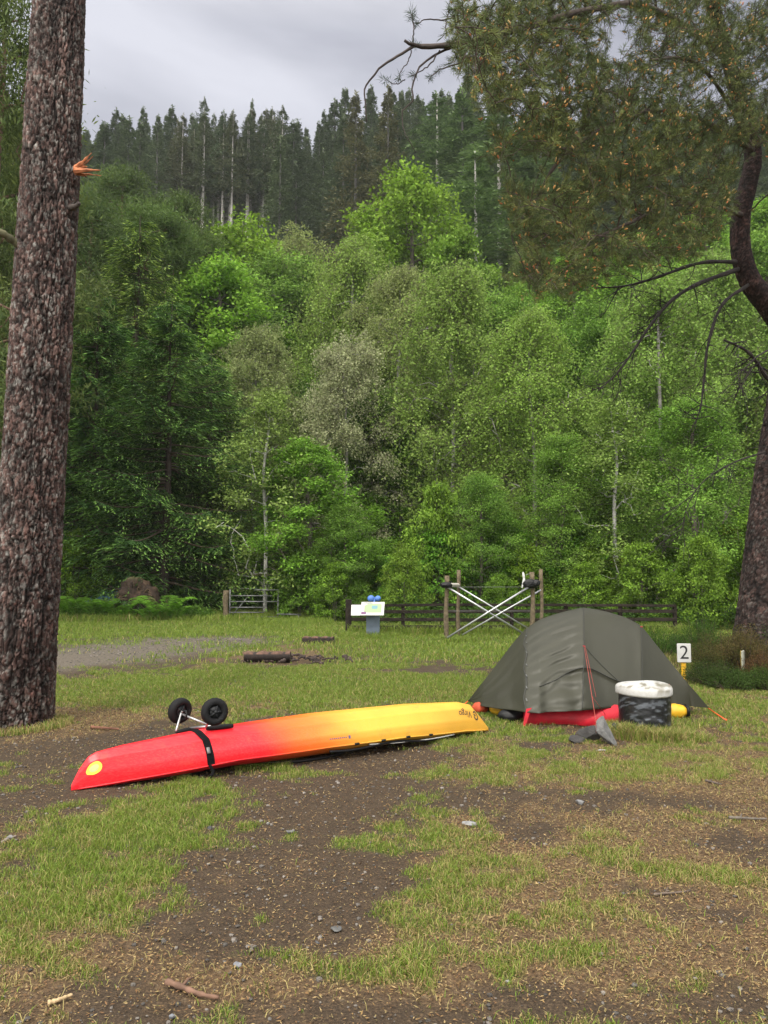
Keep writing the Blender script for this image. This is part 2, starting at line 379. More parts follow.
# long grass at foot of objects: fence, trees, white-lidded drum, mound
def clump(cx, cy, r, n, h, w, dry, ring=0.):
    a = rng.random(n)*2*np.pi; q = ring+(r-ring)*np.sqrt(rng.random(n)); x = cx+q*np.cos(a); y = cy+q*np.sin(a)
    blade_mesh(mb, x, y, h*(.4+.8*rng.random(n)), w*(.7+.6*rng.random(n)), grass_cols(n, np.full(n, dry)), .6)
BAR = (2.555, 7.70)
for (cx,cy,r,n,h,w,d,ring) in [(BAR[0],BAR[1]-.02,.44,3000,.11,.006,.5,.26),(BAR[0],BAR[1]-.36,.16,1500,.15,.006,.5,0),(BAR[0]-.18,BAR[1]-.30,.14,1100,.16,.006,.55,0),(BAR[0]+.15,BAR[1]-.32,.14,900,.13,.006,.5,0),(BAR[0]-.26,BAR[1]-.24,.12,500,.17,.006,.55,0),(BAR[0]+.28,BAR[1]-.3,.2,700,.1,.006,.5,0),
        (-3.85,8.1,.6,2600,.09,.006,.6,.33),(6.05,12.2,1.3,5000,.16,.01,.35,0),(4.7,13.3,1.6,5000,.14,.012,.55,0),(3.9,11.0,.6,900,.1,.008,.3,0),
        (1.8,19.3,.5,900,.16,.012,.05,0),(4.0,19.3,.5,900,.16,.012,.05,0),(-.4,20.4,.8,1400,.18,.012,.05,0),(-6.5,29.6,2.2,3600,.3,.02,.05,0),(-10,29.3,2.5,4000,.35,.02,.1,0),(-3.2,27,1.5,2000,.25,.016,.02,0)]:
    clump(cx,cy,r,n,h,w,d,ring)
n = 16000; x = -1+9.5*rng.random(n); y = 21.2+1.9*rng.random(n)
blade_mesh(mb, x, y, .12+.26*rng.random(n), .013, grass_cols(n, np.full(n, .06)), .5)
n = 9000; x = -14+12*rng.random(n); y = 29.6+1.9*rng.random(n)
blade_mesh(mb, x, y, .15+.3*rng.random(n), .017, grass_cols(n, np.full(n, .06)), .5)
tag(mb.obj('grass', M['grass']), 'patchy short green and straw-coloured grass over the campsite', 'grass', None, 'stuff')
# needle litter
mb = MB()
x, y = scatter(300000, 2.4, 11, 1.1); g, s, k = fields(x, y)
m = rng.random(len(x)) < (.22+.78*s)*(1-.35*g); x, y = x[m], y[m]; n = len(x)
d = rnd(n); d[:,2] *= .3; nr = np.tile([0,0,1.], (n,1))+rnd(n)*.5
pal = np.array([[.22,.14,.06],[.17,.095,.045],[.28,.20,.095],[.10,.062,.034],[.22,.17,.075]])
L = (.007+.022*rng.random(n)**2)*(.7+y*.07)
leaves(mb, np.stack([x, y, terrain(x, y)+.007+.006*rng.random(n)], 1), d, nr, L, .0025+.003*rng.random(n)+y*.0005, pal[rng.integers(0,5,n)]*(.7+.6*rng.random((n,1))))
tag(mb.obj('needle_litter', M['litter']), 'brown and tan fallen needles and straw bits strewn over the bare earth', 'litter', None, 'stuff')
# pebbles
def ico(sub=0):
    import bmesh
    b = bmesh.new(); bmesh.ops.create_icosphere(b, subdivisions=sub, radius=1)
    v = np.array([q.co[:] for q in b.verts]); f = np.array([[q.index for q in t.verts] for t in b.faces]); b.free(); return v, f
I1, F1 = ico(1); I2, F2 = ico(2); I3, F3 = ico(3)
mb = MB()
x, y = scatter(26000, 2.4, 12, 1.0); g, s, k = fields(x, y)
m = rng.random(len(x)) < .10+.35*k+.25*(1-g)*(1-s); x, y = x[m], y[m]
x2 = -7+6.5*rng.random(7000); y2 = 10.5+10*rng.random(7000); k2 = fields(x2, y2)[2]; m = rng.random(7000) < k2*.8
x = np.concatenate([x, x2[m]]); y = np.concatenate([y, y2[m]]); n = len(x)
sz = (.003+.009*rng.random(n)**3)*(.8+.07*y)
v = I1[None]*(1+.35*(rng.random((n,12 if len(I1)==12 else len(I1),1))-.5))*sz[:,None,None]*np.stack([.8+.6*rng.random(n), .8+.6*rng.random(n), .5+.4*rng.random(n)], 1)[:,None,:]
v = v+np.stack([x, y, terrain(x, y)+.003], 1)[:,None,:]
c = np.repeat((np.array([[.13,.115,.10]])*(.4+1.3*rng.random((n,1))**1.5)), len(I1), 0)
mb.add(v.reshape(-1,3), None, (F1[None]+np.arange(n)[:,None,None]*len(I1)).reshape(-1,3), c)
tag(mb.obj('pebbles', M['stone']), 'small grey and brown pebbles scattered in the bare earth', 'pebbles', None, 'stuff')

# ------------------------------------------------------------------ single stones and sticks
def rock_mesh(sx, sy, sz, seed, flat=False, col=(.3,.3,.31)):
    v = I3.copy(); r = np.random.default_rng(seed)
    for _ in range(15):
        n = r.normal(size=3); n /= np.linalg.norm(n); c = .42+.35*r.random()
        d = v@n; v = v-np.outer(np.clip(d-c, 0, None), n)
    v = v*(1+.06*(vn(v[:,0]*3+seed, v[:,1]*3+v[:,2]*2, seed)-.5))[:,None]*[sx, sy, sz]
    b = MB(); b.add(v, None, F3, np.array(col)*(.75+.5*vn(v[:,0]*20/max(sx,.05)*.2+seed, v[:,2]*12/max(sz,.05)*.2, 2))[:,None]); return b
STONES = [(470,826,.055,.03,.018,(.42,.42,.42),'pale flat grey stone lying in grass at the middle of the ground'),
 (238,967,.025,.02,.014,(.34,.35,.38),'small blue-grey stone at the edge of the bare earth near the bottom'),
 (268,825,.018,.015,.01,(.4,.39,.36),'small pale stone on the dark earth below the kayak'),
 (172,1020,.018,.016,.013,(.3,.32,.35),'grey pebble in the bottom grass just beyond the stick'),
 (335,930,.035,.03,.008,(.17,.17,.165),'flat grey-green stone pressed into the dark earth'),
 (290,834,.03,.02,.02,(.2,.2,.2),'squat grey stone in the dark earth patch left of the flat pale one'),
 (10,840,.03,.025,.02,(.33,.32,.31),'light grey stone in the earth at the far left edge'),
 (580,806,.035,.02,.02,(.3,.3,.3),'pale grey stone sitting in the dark patch to the right'),
 (508,984,.014,.012,.009,(.48,.47,.44),'tiny whitish stone in the bottom litter right of centre'),
 (318,944,.02,.012,.006,(.12,.12,.12),'thin dark stone chip beside the flat grey-green stone'),
 (700,768,.03,.02,.012,(.22,.21,.2),'grey stone on straw ground to the right of the drum'),
 (438,742,.02,.02,.012,(.35,.34,.32),'pale pebble on the bare earth under the yellow kayak end'),
 (395,763,.016,.014,.01,(.33,.32,.3),'pale pebble on bare earth in front of the kayak middle'),
 (210,829,.024,.02,.016,(.1,.1,.1),'dark stone at the border of green grass and earth')]
for i, (px,py,a,b_,c_,co,lab) in enumerate(STONES):
    q = G(px,py); o = rock_mesh(a,b_,c_,i+3,col=tuple(.62*v for v in co)).obj('stone', M['stone'], None, True)
    o.location = (q[0], q[1], float(terrain(q[0], q[1]))+c_*.45+.004); o.rotation_euler.z = i*1.3
    tag(o, lab, 'stone', 'loose stones on the ground')
def stick(px0,py0,px1,py1,r,col,lab,forks=0,name='stick',cat='stick'):
    a, b = G(px0,py0), G(px1,py1); n = 14; t = np.linspace(0,1,n)[:,None]
    pts = a*(1-t)+b*t; L = np.linalg.norm(b-a)
    pts[:,1] += L*.06*np.sin(t[:,0]*4+px0); pts[:,2] = terrain(pts[:,0], pts[:,1])+r*1.1+.005
    rad = r*(1-.45*t[:,0])*(1+.25*np.sin(np.arange(n)*2.3))
    m = MB(); tube(m, pts, rad, 9, np.array(col)*(.8+.4*rng.random((n,1))))
    for k in range(forks):
        i = 4+k*3; e = pts[i]+np.array([.05*(-1)**k, .06, .02])*L*3
        tube(m, [pts[i], (pts[i]+e)/2+[0,0,.01], e], [r*.5,r*.4,r*.2], 6, col)
    tag(m.obj(name, M['bark'], None, True), lab, cat, 'sticks and bark on the ground')
stick(165,990,219,1002,.012,(.16,.09,.06),'reddish-brown peeled stick lying on the bottom earth',1)
stick(48,1006,72,999,.009,(.5,.36,.2),'short pale straw-coloured wood chip at the bottom left')
stick(92,730,118,733,.016,(.17,.075,.045),'orange-brown bark strip on the bare earth right of the left pine',0,'bark_piece','bark')
stick(706,784,722,788,.009,(.09,.07,.06),'dark twig on the straw ground at the right',1)
stick(655,899,690,893,.006,(.12,.09,.07),'thin dark root-like twig in the litter at the lower right',1)
stick(730,822,766,822,.010,(.14,.12,.1),'grey-brown dead stick at the right edge of the litter',1)
stick(5,842,16,838,.009,(.25,.2,.17),'stubby grey stick beside the light stone at the left edge')

# ------------------------------------------------------------------ kayak
KL = np.array([-2.235, 5.655]); KR = np.array([1.03, 7.80]); KD = (KR-KL); KLEN = np.linalg.norm(KD); KD = KD/KLEN; KA = np.array([KD[1], -KD[0]])
def kz(s): return np.interp(s, [0,.012,.028,.042,.09,.25,.5,.75,.90,.94,.97,1], [.04,.14,.225,.252,.28,.33,.36,.355,.325,.285,.17,.045])
def ksheer(s): return np.minimum(np.interp(s, [0,.1,.3,.5,.7,.9,1], [.008,.05,.120,.130,.120,.07,.02]), kz(s)-.02)
def kw(s): return .010+.285*np.clip(1-np.abs(2*s-1.0)**2.3, 0, 1)**.95
def hull_pt(s, t, off=0.0):
    """s along hull 0..1, t -1 (far gunwale) .. 0 keel .. 1 (near gunwale)"""
    s, t = np.broadcast_arrays(np.asarray(s, float), np.asarray(t, float))
    a = np.abs(t); w = kw(s)+off
    lat = w*np.interp(a, [0,.12,.5,.78,.88,1], [0,.20,.72,.965,1.0,1.0])*np.sign(t)
    zf = np.interp(a, [0,.12,.5,.78,.88,1], [1,.985,.80,.40,.20,0])
    zk, zs = kz(s), ksheer(s)
    z = zs+(zk-zs)*zf+off*np.where(a < .7, 1, .2)
    return np.stack([KL[0]+KD[0]*s*KLEN+KA[0]*lat, KL[1]+KD[1]*s*KLEN+KA[1]*lat, z], -1)
kay = thing('kayak', 'upturned sea kayak fading from red to orange to yellow, lying on the grass', 'kayak', (*((KL+KR)/2), 0))
ss = np.concatenate([np.linspace(0,.08,26), np.linspace(.085,.9,150), np.linspace(.905,1,34)])
tt = np.linspace(-1,1,65)
S_, T_ = np.meshgrid(ss, tt, indexing='ij')
Vh = hull_pt(S_, T_)
# deck side: from near gunwale under to far gunwale
td = np.linspace(1,-1,25)[1:-1]; S2, T2 = np.meshgrid(ss, td, indexing='ij')
w = kw(S2); zs = ksheer(S2); dd = np.minimum(zs-.004, .085*np.clip(np.sin(np.pi*S2), 0, 1)+.012)
Vd = np.stack([KL[0]+KD[0]*S2*KLEN+KA[0]*w*T2*.985, KL[1]+KD[1]*S2*KLEN+KA[1]*w*T2*.985, zs-dd*(1-np.abs(T2)**2.4)-.004], -1)
V = np.concatenate([Vh, Vd], 1); m_ = V.shape[1]
kc = np.array([[.78,.006,.018]]); ko = np.array([[.86,.13,.012]]); ky = np.array([[.80,.43,.05]]); kp = np.array([[.86,.56,.16]])
def kcol(s, x=0):
    k1 = sst(.31, .43, s)[...,None]; k2 = sst(.41, .60, s)[...,None]
    return (kc*(1-k1)+ko*k1)*(1-k2)+ky*k2
warp = .05*(fbm(S_*14+3, T_*2.5+7, 3, 61)-.5)
Sall = np.concatenate([S_+warp-.035*np.abs(T_), S2-.03], 1)
colr = kcol(Sall.reshape(-1))
me = MB(); me.add(V.reshape(-1,3), grid_faces(len(ss), m_, True), None, colr)
n0 = m_
me.add(np.vstack([V[0], V[0].mean(0)]), None, [(m_, (i+1) % m_, i) for i in range(m_)], colr[0])
me.add(np.vstack([V[-1], V[-1].mean(0)]), None, [(m_, i, (i+1) % m_) for i in range(m_)], colr[-1])
hm = mat('kayak_plastic', (1,1,1), .38, attr=True, noise=(3.5,(.9,.88,.86),(1.05,1.05,1.05),6), spec=.45, bump=(9,.04,3))
# scuffed keel: mix pale scratches with stretched noise
nt = hm.node_tree; N = nt.nodes; Lk = nt.links; bs = N['Principled BSDF']
src = bs.inputs['Base Color'].links[0].from_socket
mp = N.new('ShaderNodeMapping'); mp.inputs['Rotation'].default_value = (0,0,-math.atan2(KD[1],KD[0])); mp.inputs['Scale'].default_value = (.6, 34, 34)
tcn = [n for n in N if n.type == 'TEX_COORD'][0]; Lk.new(tcn.outputs['Object'], mp.inputs[0])
nz = N.new('ShaderNodeTexNoise'); nz.inputs['Scale'].default_value = 4; nz.inputs['Detail'].default_value = 8; nz.inputs['Roughness'].default_value = .75; Lk.new(mp.outputs[0], nz.inputs[0])
rp = N.new('ShaderNodeValToRGB'); rp.color_ramp.elements[0].position = .47; rp.color_ramp.elements[1].position = .72; rp.color_ramp.elements[1].color = (.75,.75,.75,1); Lk.new(nz.outputs[0], rp.inputs[0])
mx = N.new('ShaderNodeMix'); mx.data_type = 'RGBA'; mx.inputs[7].default_value = (.72,.62,.5,1)
mm = N.new('ShaderNodeMath'); mm.operation = 'MULTIPLY'; mm.inputs[1].default_value = .12; Lk.new(rp.outputs[0], mm.inputs[0]); Lk.new(mm.outputs[0], mx.inputs[0])
Lk.new(src, mx.inputs[6])
n2 = N.new('ShaderNodeTexNoise'); n2.inputs['Scale'].default_value = 7; n2.inputs['Detail'].default_value = 7; n2.inputs['Roughness'].default_value = .7; Lk.new(tcn.outputs['Object'], n2.inputs[0])
r2 = N.new('ShaderNodeValToRGB'); r2.color_ramp.elements[0].position = .56; r2.color_ramp.elements[1].position = .70; Lk.new(n2.outputs[0], r2.inputs[0])
m2 = N.new('ShaderNodeMath'); m2.operation = 'MULTIPLY'; m2.inputs[1].default_value = .26; Lk.new(r2.outputs[0], m2.inputs[0])
mx2 = N.new('ShaderNodeMix'); mx2.data_type = 'RGBA'; mx2.inputs[7].default_value = (.16,.11,.05,1); Lk.new(m2.outputs[0], mx2.inputs[0]); Lk.new(mx.outputs[2], mx2.inputs[6])
Lk.new(mx2.outputs[2], bs.inputs['Base Color'])
wpart(me, 'hull', hm, kay, True)
# gunwale bead
gm = MB(); s = np.linspace(.01,.99,120)
for sg in (1,-1):
    p = hull_pt(s, sg*1.0, .003); tube(gm, p, .007, 6, kcol(s-.03)*.9)
wpart(gm, 'gunwale', hm, kay, True)
# cockpit rim and deck fittings underneath
gm = MB(); a = np.linspace(0, 2*np.pi, 49)
cx = KL+KD*KLEN*.47
tube(gm, [(cx[0]+KD[0]*.40*math.cos(q)+KA[0]*.2*math.sin(q), cx[1]+KD[1]*.40*math.cos(q)+KA[1]*.2*math.sin(q), .028) for q in a], .014, 8, cap=False)
wpart(gm, 'cockpit_rim', M['plastic'], kay, True)
gm = MB(); s = np.linspace(.60,.86,24)
p = hull_pt(s, 1.0, -.01); p[:,2] -= .018+.022*np.sin(np.linspace(0,np.pi,24)); tube(gm, p, .006, 6, (.75,.75,.7)); wpart(gm, 'deck_line', M['attr'], kay, True)
gm = MB(); s = np.linspace(.50,.80,30); p = hull_pt(s, 1.0, -.012); p[:,2] -= .035+.01*np.sin(np.linspace(0,9,30)); tube(gm, p, .011, 7); wpart(gm, 'bungee_cord', M['plastic'], kay, True)
for sv in (.565, .635, .705, .775):
    gm = MB(); q = hull_pt(sv, .99, .004)
    box(gm, q+[0,0,-.004], .05, .018, .018, rot=rotz(math.atan2(KD[1],KD[0])), bev=.004); wpart(gm, 'deck_fitting', M['plastic'], kay, True)
# round yellow sticker and lettering (the boat lies upside down, so the writing does too)
def decal(m2d, s0, t0, sx, sy, flip=True):
    """2D verts (metres) laid on the near hull side round s0,t0"""
    out = []
    e1 = hull_pt(s0+.004, t0)-hull_pt(s0-.004, t0); e1 /= np.linalg.norm(e1)
    ds = 1/KLEN
    tt_ = np.linspace(.3, .99, 70); line = hull_pt(np.full(70, s0), tt_); arc = np.concatenate([[0], np.cumsum(np.linalg.norm(np.diff(line, axis=0), axis=1))])
    a0 = np.interp(t0, tt_, arc)
    for (u, v) in m2d:
        if flip: u, v = -u, -v
        t = np.interp(a0-v*sy, arc, tt_); out.append(hull_pt(s0+u*sx*ds, t, .0035))
    return np.array(out)
def text2d(body, size=1.0):
    cu = bpy.data.curves.new('t', 'FONT'); cu.body = body; cu.size = size; cu.align_x = 'CENTER'; cu.align_y = 'CENTER'; cu.resolution_u = 4
    o = bpy.data.objects.new('t', cu); COL.objects.link(o); dg = bpy.context.evaluated_depsgraph_get(); dg.update()
    me = bpy.data.meshes.new_from_object(o.evaluated_get(dg)); me.calc_loop_triangles()
    v = np.array([q.co[:2] for q in me.vertices]); f = np.array([t.vertices[:] for t in me.loop_triangles])
    bpy.data.objects.remove(o); bpy.data.meshes.remove(me); return v, f
gm = MB(); a = np.linspace(0, 2*np.pi, 33)[:-1]
dv = decal(np.vstack([[0,0], np.stack([np.cos(a), np.sin(a)], 1)]), .036, .66, .052, .042)
gm.add(dv, None, [(0, 1+i, 1+(i+1) % 32) for i in range(32)], (.85,.72,.08))
st = wpart(gm, 'round_sticker', M['attr'], kay); st['label'] = 'round yellow sticker on the red end'
gm = MB(); dv = decal(np.vstack([[0,0], np.stack([np.cos(a)*.6, np.sin(a)*.55], 1)]), .036, .66, .052, .042); dv += np.array([KA[0],KA[1],.3])*.0015
gm.add(dv, None, [(0, 1+i, 1+(i+1) % 32) for i in range(32)], (.5,.55,.25)); wpart(gm, 'sticker_print', M['attr'], kay)
v2, f2 = text2d('Virgo'); gm = MB(); gm.add(decal(v2*np.array([.085,.085]), .905, .62, 1, 1), None, f2, (.03,.03,.04)); wpart(gm, 'lettering', M['attr'], kay)
gm = MB(); aa = np.linspace(.5, 5.9, 30); ro, ri = .038, .027
v_ = np.vstack([np.stack([np.cos(aa)*ro, np.sin(aa)*ro], 1), np.stack([np.cos(aa)*ri, np.sin(aa)*ri], 1)])
gm.add(decal(v_, .945, .62, 1, 1), [(i, i+1, 31+i, 30+i) for i in range(29)], None, (.03,.03,.05))
v_ = np.array([[.0,-.006],[.03,-.006],[.03,.006],[.0,.006]]); gm.add(decal(v_, .945, .62, 1, 1), [(0,1,2,3)], None, (.03,.03,.05)); wpart(gm, 'emblem', M['attr'], kay)
gm = MB()
for k in range(9):
    x0 = -.10+k*.019; v_ = np.array([[x0,-.004],[x0+.012,-.004],[x0+.012,.004],[x0,.004]]); gm.add(decal(v_, .515, .84, 1, 1), [(0,1,2,3)], None, (.10,.11,.22))
v_ = np.array([[-.135,-.012],[-.115,-.012],[-.115,.012],[-.135,.012]]); gm.add(decal(v_, .515, .84, 1, 1), [(0,1,2,3)], None, (.10,.11,.22))
wpart(gm, 'small_marking', M['attr'], kay)

# trolley
tro = thing('kayak_trolley', 'two-wheeled kayak trolley strapped upside down onto the red hull', 'trolley', (-1.49, 6.16, .31))
W1 = np.array([-1.655, 6.36, .445]); W2 = np.array([-1.285, 5.95, .505])
ax = np.array([KA[0], KA[1], 0.]); dr = np.array([KD[0], KD[1], 0.])
for wc, ad in ((W1, ax*.94+dr*.25+np.array([0,0,-.12])), (W2, ax*.97-dr*.10+np.array([0,0,.05]))):
    ad = ad/np.linalg.norm(ad); B = basis(ad)
    gm = MB(); a = np.linspace(0, 2*np.pi, 41)[:-1]; prof = []
    R0, r0 = .073, .031
    n = 16; V = []
    for q in a:
        for k in range(n):
            f = 2*np.pi*k/n; rr = R0+r0*math.cos(f)*1.0; zz = r0*1.25*math.sin(f)
            if math.cos(f) > .3: rr += .0012*(1 if int(round(q/(2*np.pi)*40)) % 2 else -1)
            V.append((rr*math.cos(q), rr*math.sin(q), zz))
    gm.add(np.array(V)@B.T+wc, [((i % 40)*n+j, (i % 40)*n+(j+1) % n, ((i+1) % 40)*n+(j+1) % n, ((i+1) % 40)*n+j) for i in range(40) for j in range(n)], None)
    wh = wpart(gm, 'tyre', M['rubber'], tro, True)
    gm = MB()
    for sg in (-1,1):
        tube(gm, [wc+B@[0,0,sg*.006], wc+B@[0,0,sg*.026]], [.046,.040], 20)
        for k in range(5):
            q = k/5*2*np.pi; e = wc+B@[.048*math.cos(q), .048*math.sin(q), sg*.030]
            tube(gm, [wc+B@[0,0,sg*.034], e], [.009,.006], 6)
    tube(gm, [wc-ad*.045, wc+ad*.045], .014, 12)
    rm = wpart(gm, 'rim', mat('grey_rim', (.014,.015,.017), .5, spec=.3), tro, True)
# frame tubes, pads
def hp(s, t, o): return hull_pt(s, t, o)
padA = [hp(.205,-.42,.02), hp(.235,-.42,.02), hp(.285,-.42,.02)]; padB = [hp(.250,.12,.018), hp(.275,.14,.018), hp(.305,.16,.018)]
for pa in (padA, padB):
    gm = MB(); pts = spline(pa, 12); tube(gm, pts, .014+.006*np.sin(np.linspace(0,np.pi,12)), 10); wpart(gm, 'foam_pad', M['rubber'], tro, True)
gm = MB()
h1 = W1+ax*.055; h2 = W2-ax*.06
tube(gm, spline([W1, h1, h1+np.array([-.01,0,-.02]), padA[0]+[0,0,.01]], 14), .0085, 8)
wpart(gm, 'frame_tube', M['alu'], tro, True)
gm = MB(); tube(gm, [h1+[0,0,-.02], (padB[0]+padA[2])/2+[0,0,.01]], .0085, 8); wpart(gm, 'frame_tube', M['alu'], tro, True)
gm = MB(); tube(gm, spline([W2, h2, h2+[.0,0,-.03], padB[0]+[0,0,.012]], 14), .0085, 8); wpart(gm, 'frame_tube', M['alu'], tro, True)
gm = MB(); tube(gm, [padA[1]+[0,0,.012], padB[1]+[0,0,.012]], .010, 8); wpart(gm, 'cross_bar', M['alu'], tro, True)
gm = MB(); tube(gm, [h1+[0,0,.012], h1+ax*.10+[0,0,.015], h1+ax*.11+[0,0,-.05]], .007, 8); wpart(gm, 'brake_clip', M['plastic'], tro, True)
# strap round the hull
gm = MB(); t = np.linspace(-.98, 1.0, 50); ce = .232+.012*np.linspace(-1,1,50)
l = np.stack([hull_pt(ce-.007, t, .006), hull_pt(ce+.007, t, .006)], 1)
e = l[-1]; ext = np.stack([e+np.array([-KA[0]*.05*k, -KA[1]*.05*k, -.03*min(k,2)]) for k in range(1,4)])
l = np.concatenate([l, ext]); gm.add(l.reshape(-1,3), grid_faces(len(l), 2), None)
so = wpart(gm, 'strap', M['web'], tro); sm = so.modifiers.new('s', 'SOLIDIFY'); sm.thickness = .004; sm.offset = 1
gm = MB(); q = hull_pt(.2385, .72, .016); q2 = hull_pt(.2385, .76, .016); box(gm, q, .026, .012, .05, rot=basis(q2-q), bev=.003); wpart(gm, 'buckle', M['galv'], tro, True)
gm = MB(); tl = spline([hull_pt(.24,.98,.01), hull_pt(.245,1,.03)+[0,0,-.05], hull_pt(.235,1,.08)+[0,0,-.075]], 10)
tl[:,2] = np.maximum(tl[:,2], .02); tube(gm, tl, .012, 7); wpart(gm, 'strap_tail', M['web'], tro, True)
# gear lying under the kayak
q = G(183,772); gm = MB(); p0 = G(166,776); p1 = G(208,773)
pts = spline([p0+[0,.08,.03], (p0+p1)/2+[0,.03,.035], p1+[0,.05,.03]], 24); tube(gm, pts, .022+.008*np.sin(np.arange(24)*1.1), 10)
tube(gm, spline([G(190,778)+[0,0,.015], G(203,775)+[0,0,.02], G(212,770)+[0,0,.02]], 14), .014+.004*np.sin(np.arange(14)*2), 8)
tag(gm.obj('rolled_strap', M['web'], None, True), 'black webbing bundle lying on the grass under the red hull', 'strap')
gm = MB(); a0 = G(211,768)+[0,.02,.03]; a1 = G(238,763)+[0,.02,.045]
tube(gm, spline([a0, (a0+a1)/2+[0,0,.004], a1], 12), [.006,.008,.012,.018,.022,.022,.02,.02,.018,.016,.012,.007], 10)
tag(gm.obj('yellow_float', M['yellow'], None, True), 'small yellow tapered float lying under the kayak beside the strap', 'float')

# ------------------------------------------------------------------ tent
def PT(px, py, Y): return P(px, py, Y)
def HZ(px, py, z): return G(px, py, z)
cpx = np.array([468, 482, 497, 512, 525, 540, 560, 583, 605, 625, 641, 655, 672, 690, 709.])
top = np.array([HZ(468,701,.08), PT(482,683,9.07), PT(497,664,9.1), PT(512,644,9.13), PT(525,629,9.15), PT(540,619,9.16), PT(560,612.5,9.14), PT(583,607,9.1), PT(605,611,9.03), PT(625,617,8.97), PT(641,625,8.92), PT(655,643,8.86), PT(672,664,8.8), PT(690,686,8.73), HZ(709,708,.06)])
hem = np.array([HZ(468,701,.08), HZ(482,706,.10), HZ(497,708.5,.12), HZ(512,710,.14), HZ(525,712.5,.155), HZ(540,713,.16), HZ(560,712,.165), HZ(583,711,.17), HZ(605,709,.17), HZ(625,708,.165), HZ(641,707,.16), HZ(655,706,.15), HZ(672,704.5,.14), HZ(690,706,.10), HZ(709,708,.06)])
NU, NT_ = 150, 60
uu = np.linspace(468, 709, NU)
def ci(a): return np.stack([np.interp(uu, cpx, a[:,i]) for i in range(3)], 1)
def smooth(a, k=3):
    b = a.copy()
    for _ in range(k): b[1:-1] = (b[:-2]+2*b[1:-1]+b[2:])/4
    return b
Tp, Hm = smooth(ci(top), 8), ci(hem)
def tent_surf(front=True):
    H2 = Hm if front else np.stack([2*Tp[:,0]-Hm[:,0], 2*Tp[:,1]-Hm[:,1], Hm[:,2]], 1)
    tt_ = np.linspace(0,1,NT_)
    U, T = np.meshgrid(uu, tt_, indexing='ij')
    mid_ = np.exp(-((U-583)/70)**2)
    A = Tp[:,None]; Bm = H2[:,None]
    Z_ = A[...,2]+(Bm[...,2]-A[...,2])*T**(1.0+.42*mid_)
    XY = A[...,:2]+(Bm[...,:2]-A[...,:2])*T[...,None]
    V = np.concatenate([XY, Z_[...,None]], -1)
    if front:
        # poles press the cloth out along three seams, cloth sags between
        for c_, amp, sg in ((525,.028,7),(583,.05,9),(641,.03,7)):
            f = np.exp(-np.abs(U-c_)/sg)*np.sin(np.pi*np.clip(T,0,1))**.6; V[...,1] -= amp*f
        V[...,1] += .02*np.sin(np.pi*np.clip((U-525)/58,0,1))*np.sin(np.pi*T)
        # pleats pulled across the centre-left panel
        pm = sst(525,534,U)*sst(588,579,U)*sst(.08,.3,T)
        ph = T*60+ (U-528)*.05+3.5*vn(U*.06, T*6, 8)
        V[...,1] -= pm*.020*np.sin(ph)*(.3+vn(U*.09, T*9, 9))*(1-.35*np.abs(U-555)/30)
        ph2 = (U-528)*.22-T*9; V[...,1] -= .012*np.sin(ph2+4*vn(U*.05,T*3,2))*sst(.6,.95,T)*sst(470,500,U)*sst(640,600,U)
        pl = sst(522,510,U)*sst(.15,.5,T); V[...,1] -= pl*.013*np.sin(T*24+U*.12)
        # lower storm flap sits behind an arched fold
        arc = .80-.10*np.exp(-((U-583)/26)**2)
        fl = sst(538,548,U)*sst(632,618,U)*sst(arc, arc+.03, T); V[...,1] += .035*fl
    else:
        V[...,1] += .03*np.exp(-np.abs(U-583)/12)*np.sin(np.pi*T)
    return V
tent = thing('tent', 'dark olive-green dome tent with red groundsheet pitched beside the white-lidded drum', 'tent', (2.4, 9.0, 0))
fab = mat('tent_fabric', (.034,.034,.021), .5, noise=(2.5,(.92,.92,.92),(1.06,1.06,1.06),3), bump=(9,.35,4), spec=.45)
Vf, Vb = tent_surf(True), tent_surf(False)
gm = MB(); gm.add(Vf.reshape(-1,3), grid_faces(NU, NT_)); gm.add(Vb.reshape(-1,3), grid_faces(NU, NT_)[:, ::-1])
fly = wpart(gm, 'flysheet', fab, tent, True); sm = fly.modifiers.new('s', 'SOLIDIFY'); sm.thickness = .003; sm.offset = -1
def onfly(px, t, off=.004):
    i = np.interp(px, uu, np.arange(NU)); j = t*(NT_-1); i0 = int(min(i, NU-2)); j0 = int(min(j, NT_-2)); a, b = i-i0, j-j0
    return (Vf[i0,j0]*(1-a)*(1-b)+Vf[i0+1,j0]*a*(1-b)+Vf[i0,j0+1]*(1-a)*b+Vf[i0+1,j0+1]*a*b)+np.array([0,-off,off*.6])
dark = mat('seam_tape', (.035,.036,.03), .6)
for c_, t0, t1, r_ in ((525,0,.99,.007),(583,0,.99,.005),(641,.0,.99,.004)):
    gm = MB(); tube(gm, [onfly(c_+ (1.5 if c_==525 else 0)*math.sin(q*20), q) for q in np.linspace(t0,t1,40)], r_, 6); wpart(gm, 'pole_seam', dark, tent, True)
gm = MB(); tube(gm, [onfly(583+q*38, .50+.30*q**.8+.0*q, .004) for q in np.linspace(0,1,20)], .004, 6); wpart(gm, 'door_seam', dark, tent, True)
gm = MB(); arc = lambda px: .80-.10*math.exp(-((px-583)/26)**2)
tube(gm, [onfly(px, arc(px), .006) for px in np.linspace(540,630,40)], .005, 6); wpart(gm, 'flap_edge', dark, tent, True)
for t0 in (.12,.22,.35,.5,.62,.74,.86):
    gm = MB(); a = onfly(525, t0, .010); b = onfly(527, t0+.05, .012); box(gm, (a+b)/2, .010, .006, np.linalg.norm(b-a)*.6, rot=basis(b-a), bev=.002); wpart(gm, 'zip_toggle', M['galv'], tent)
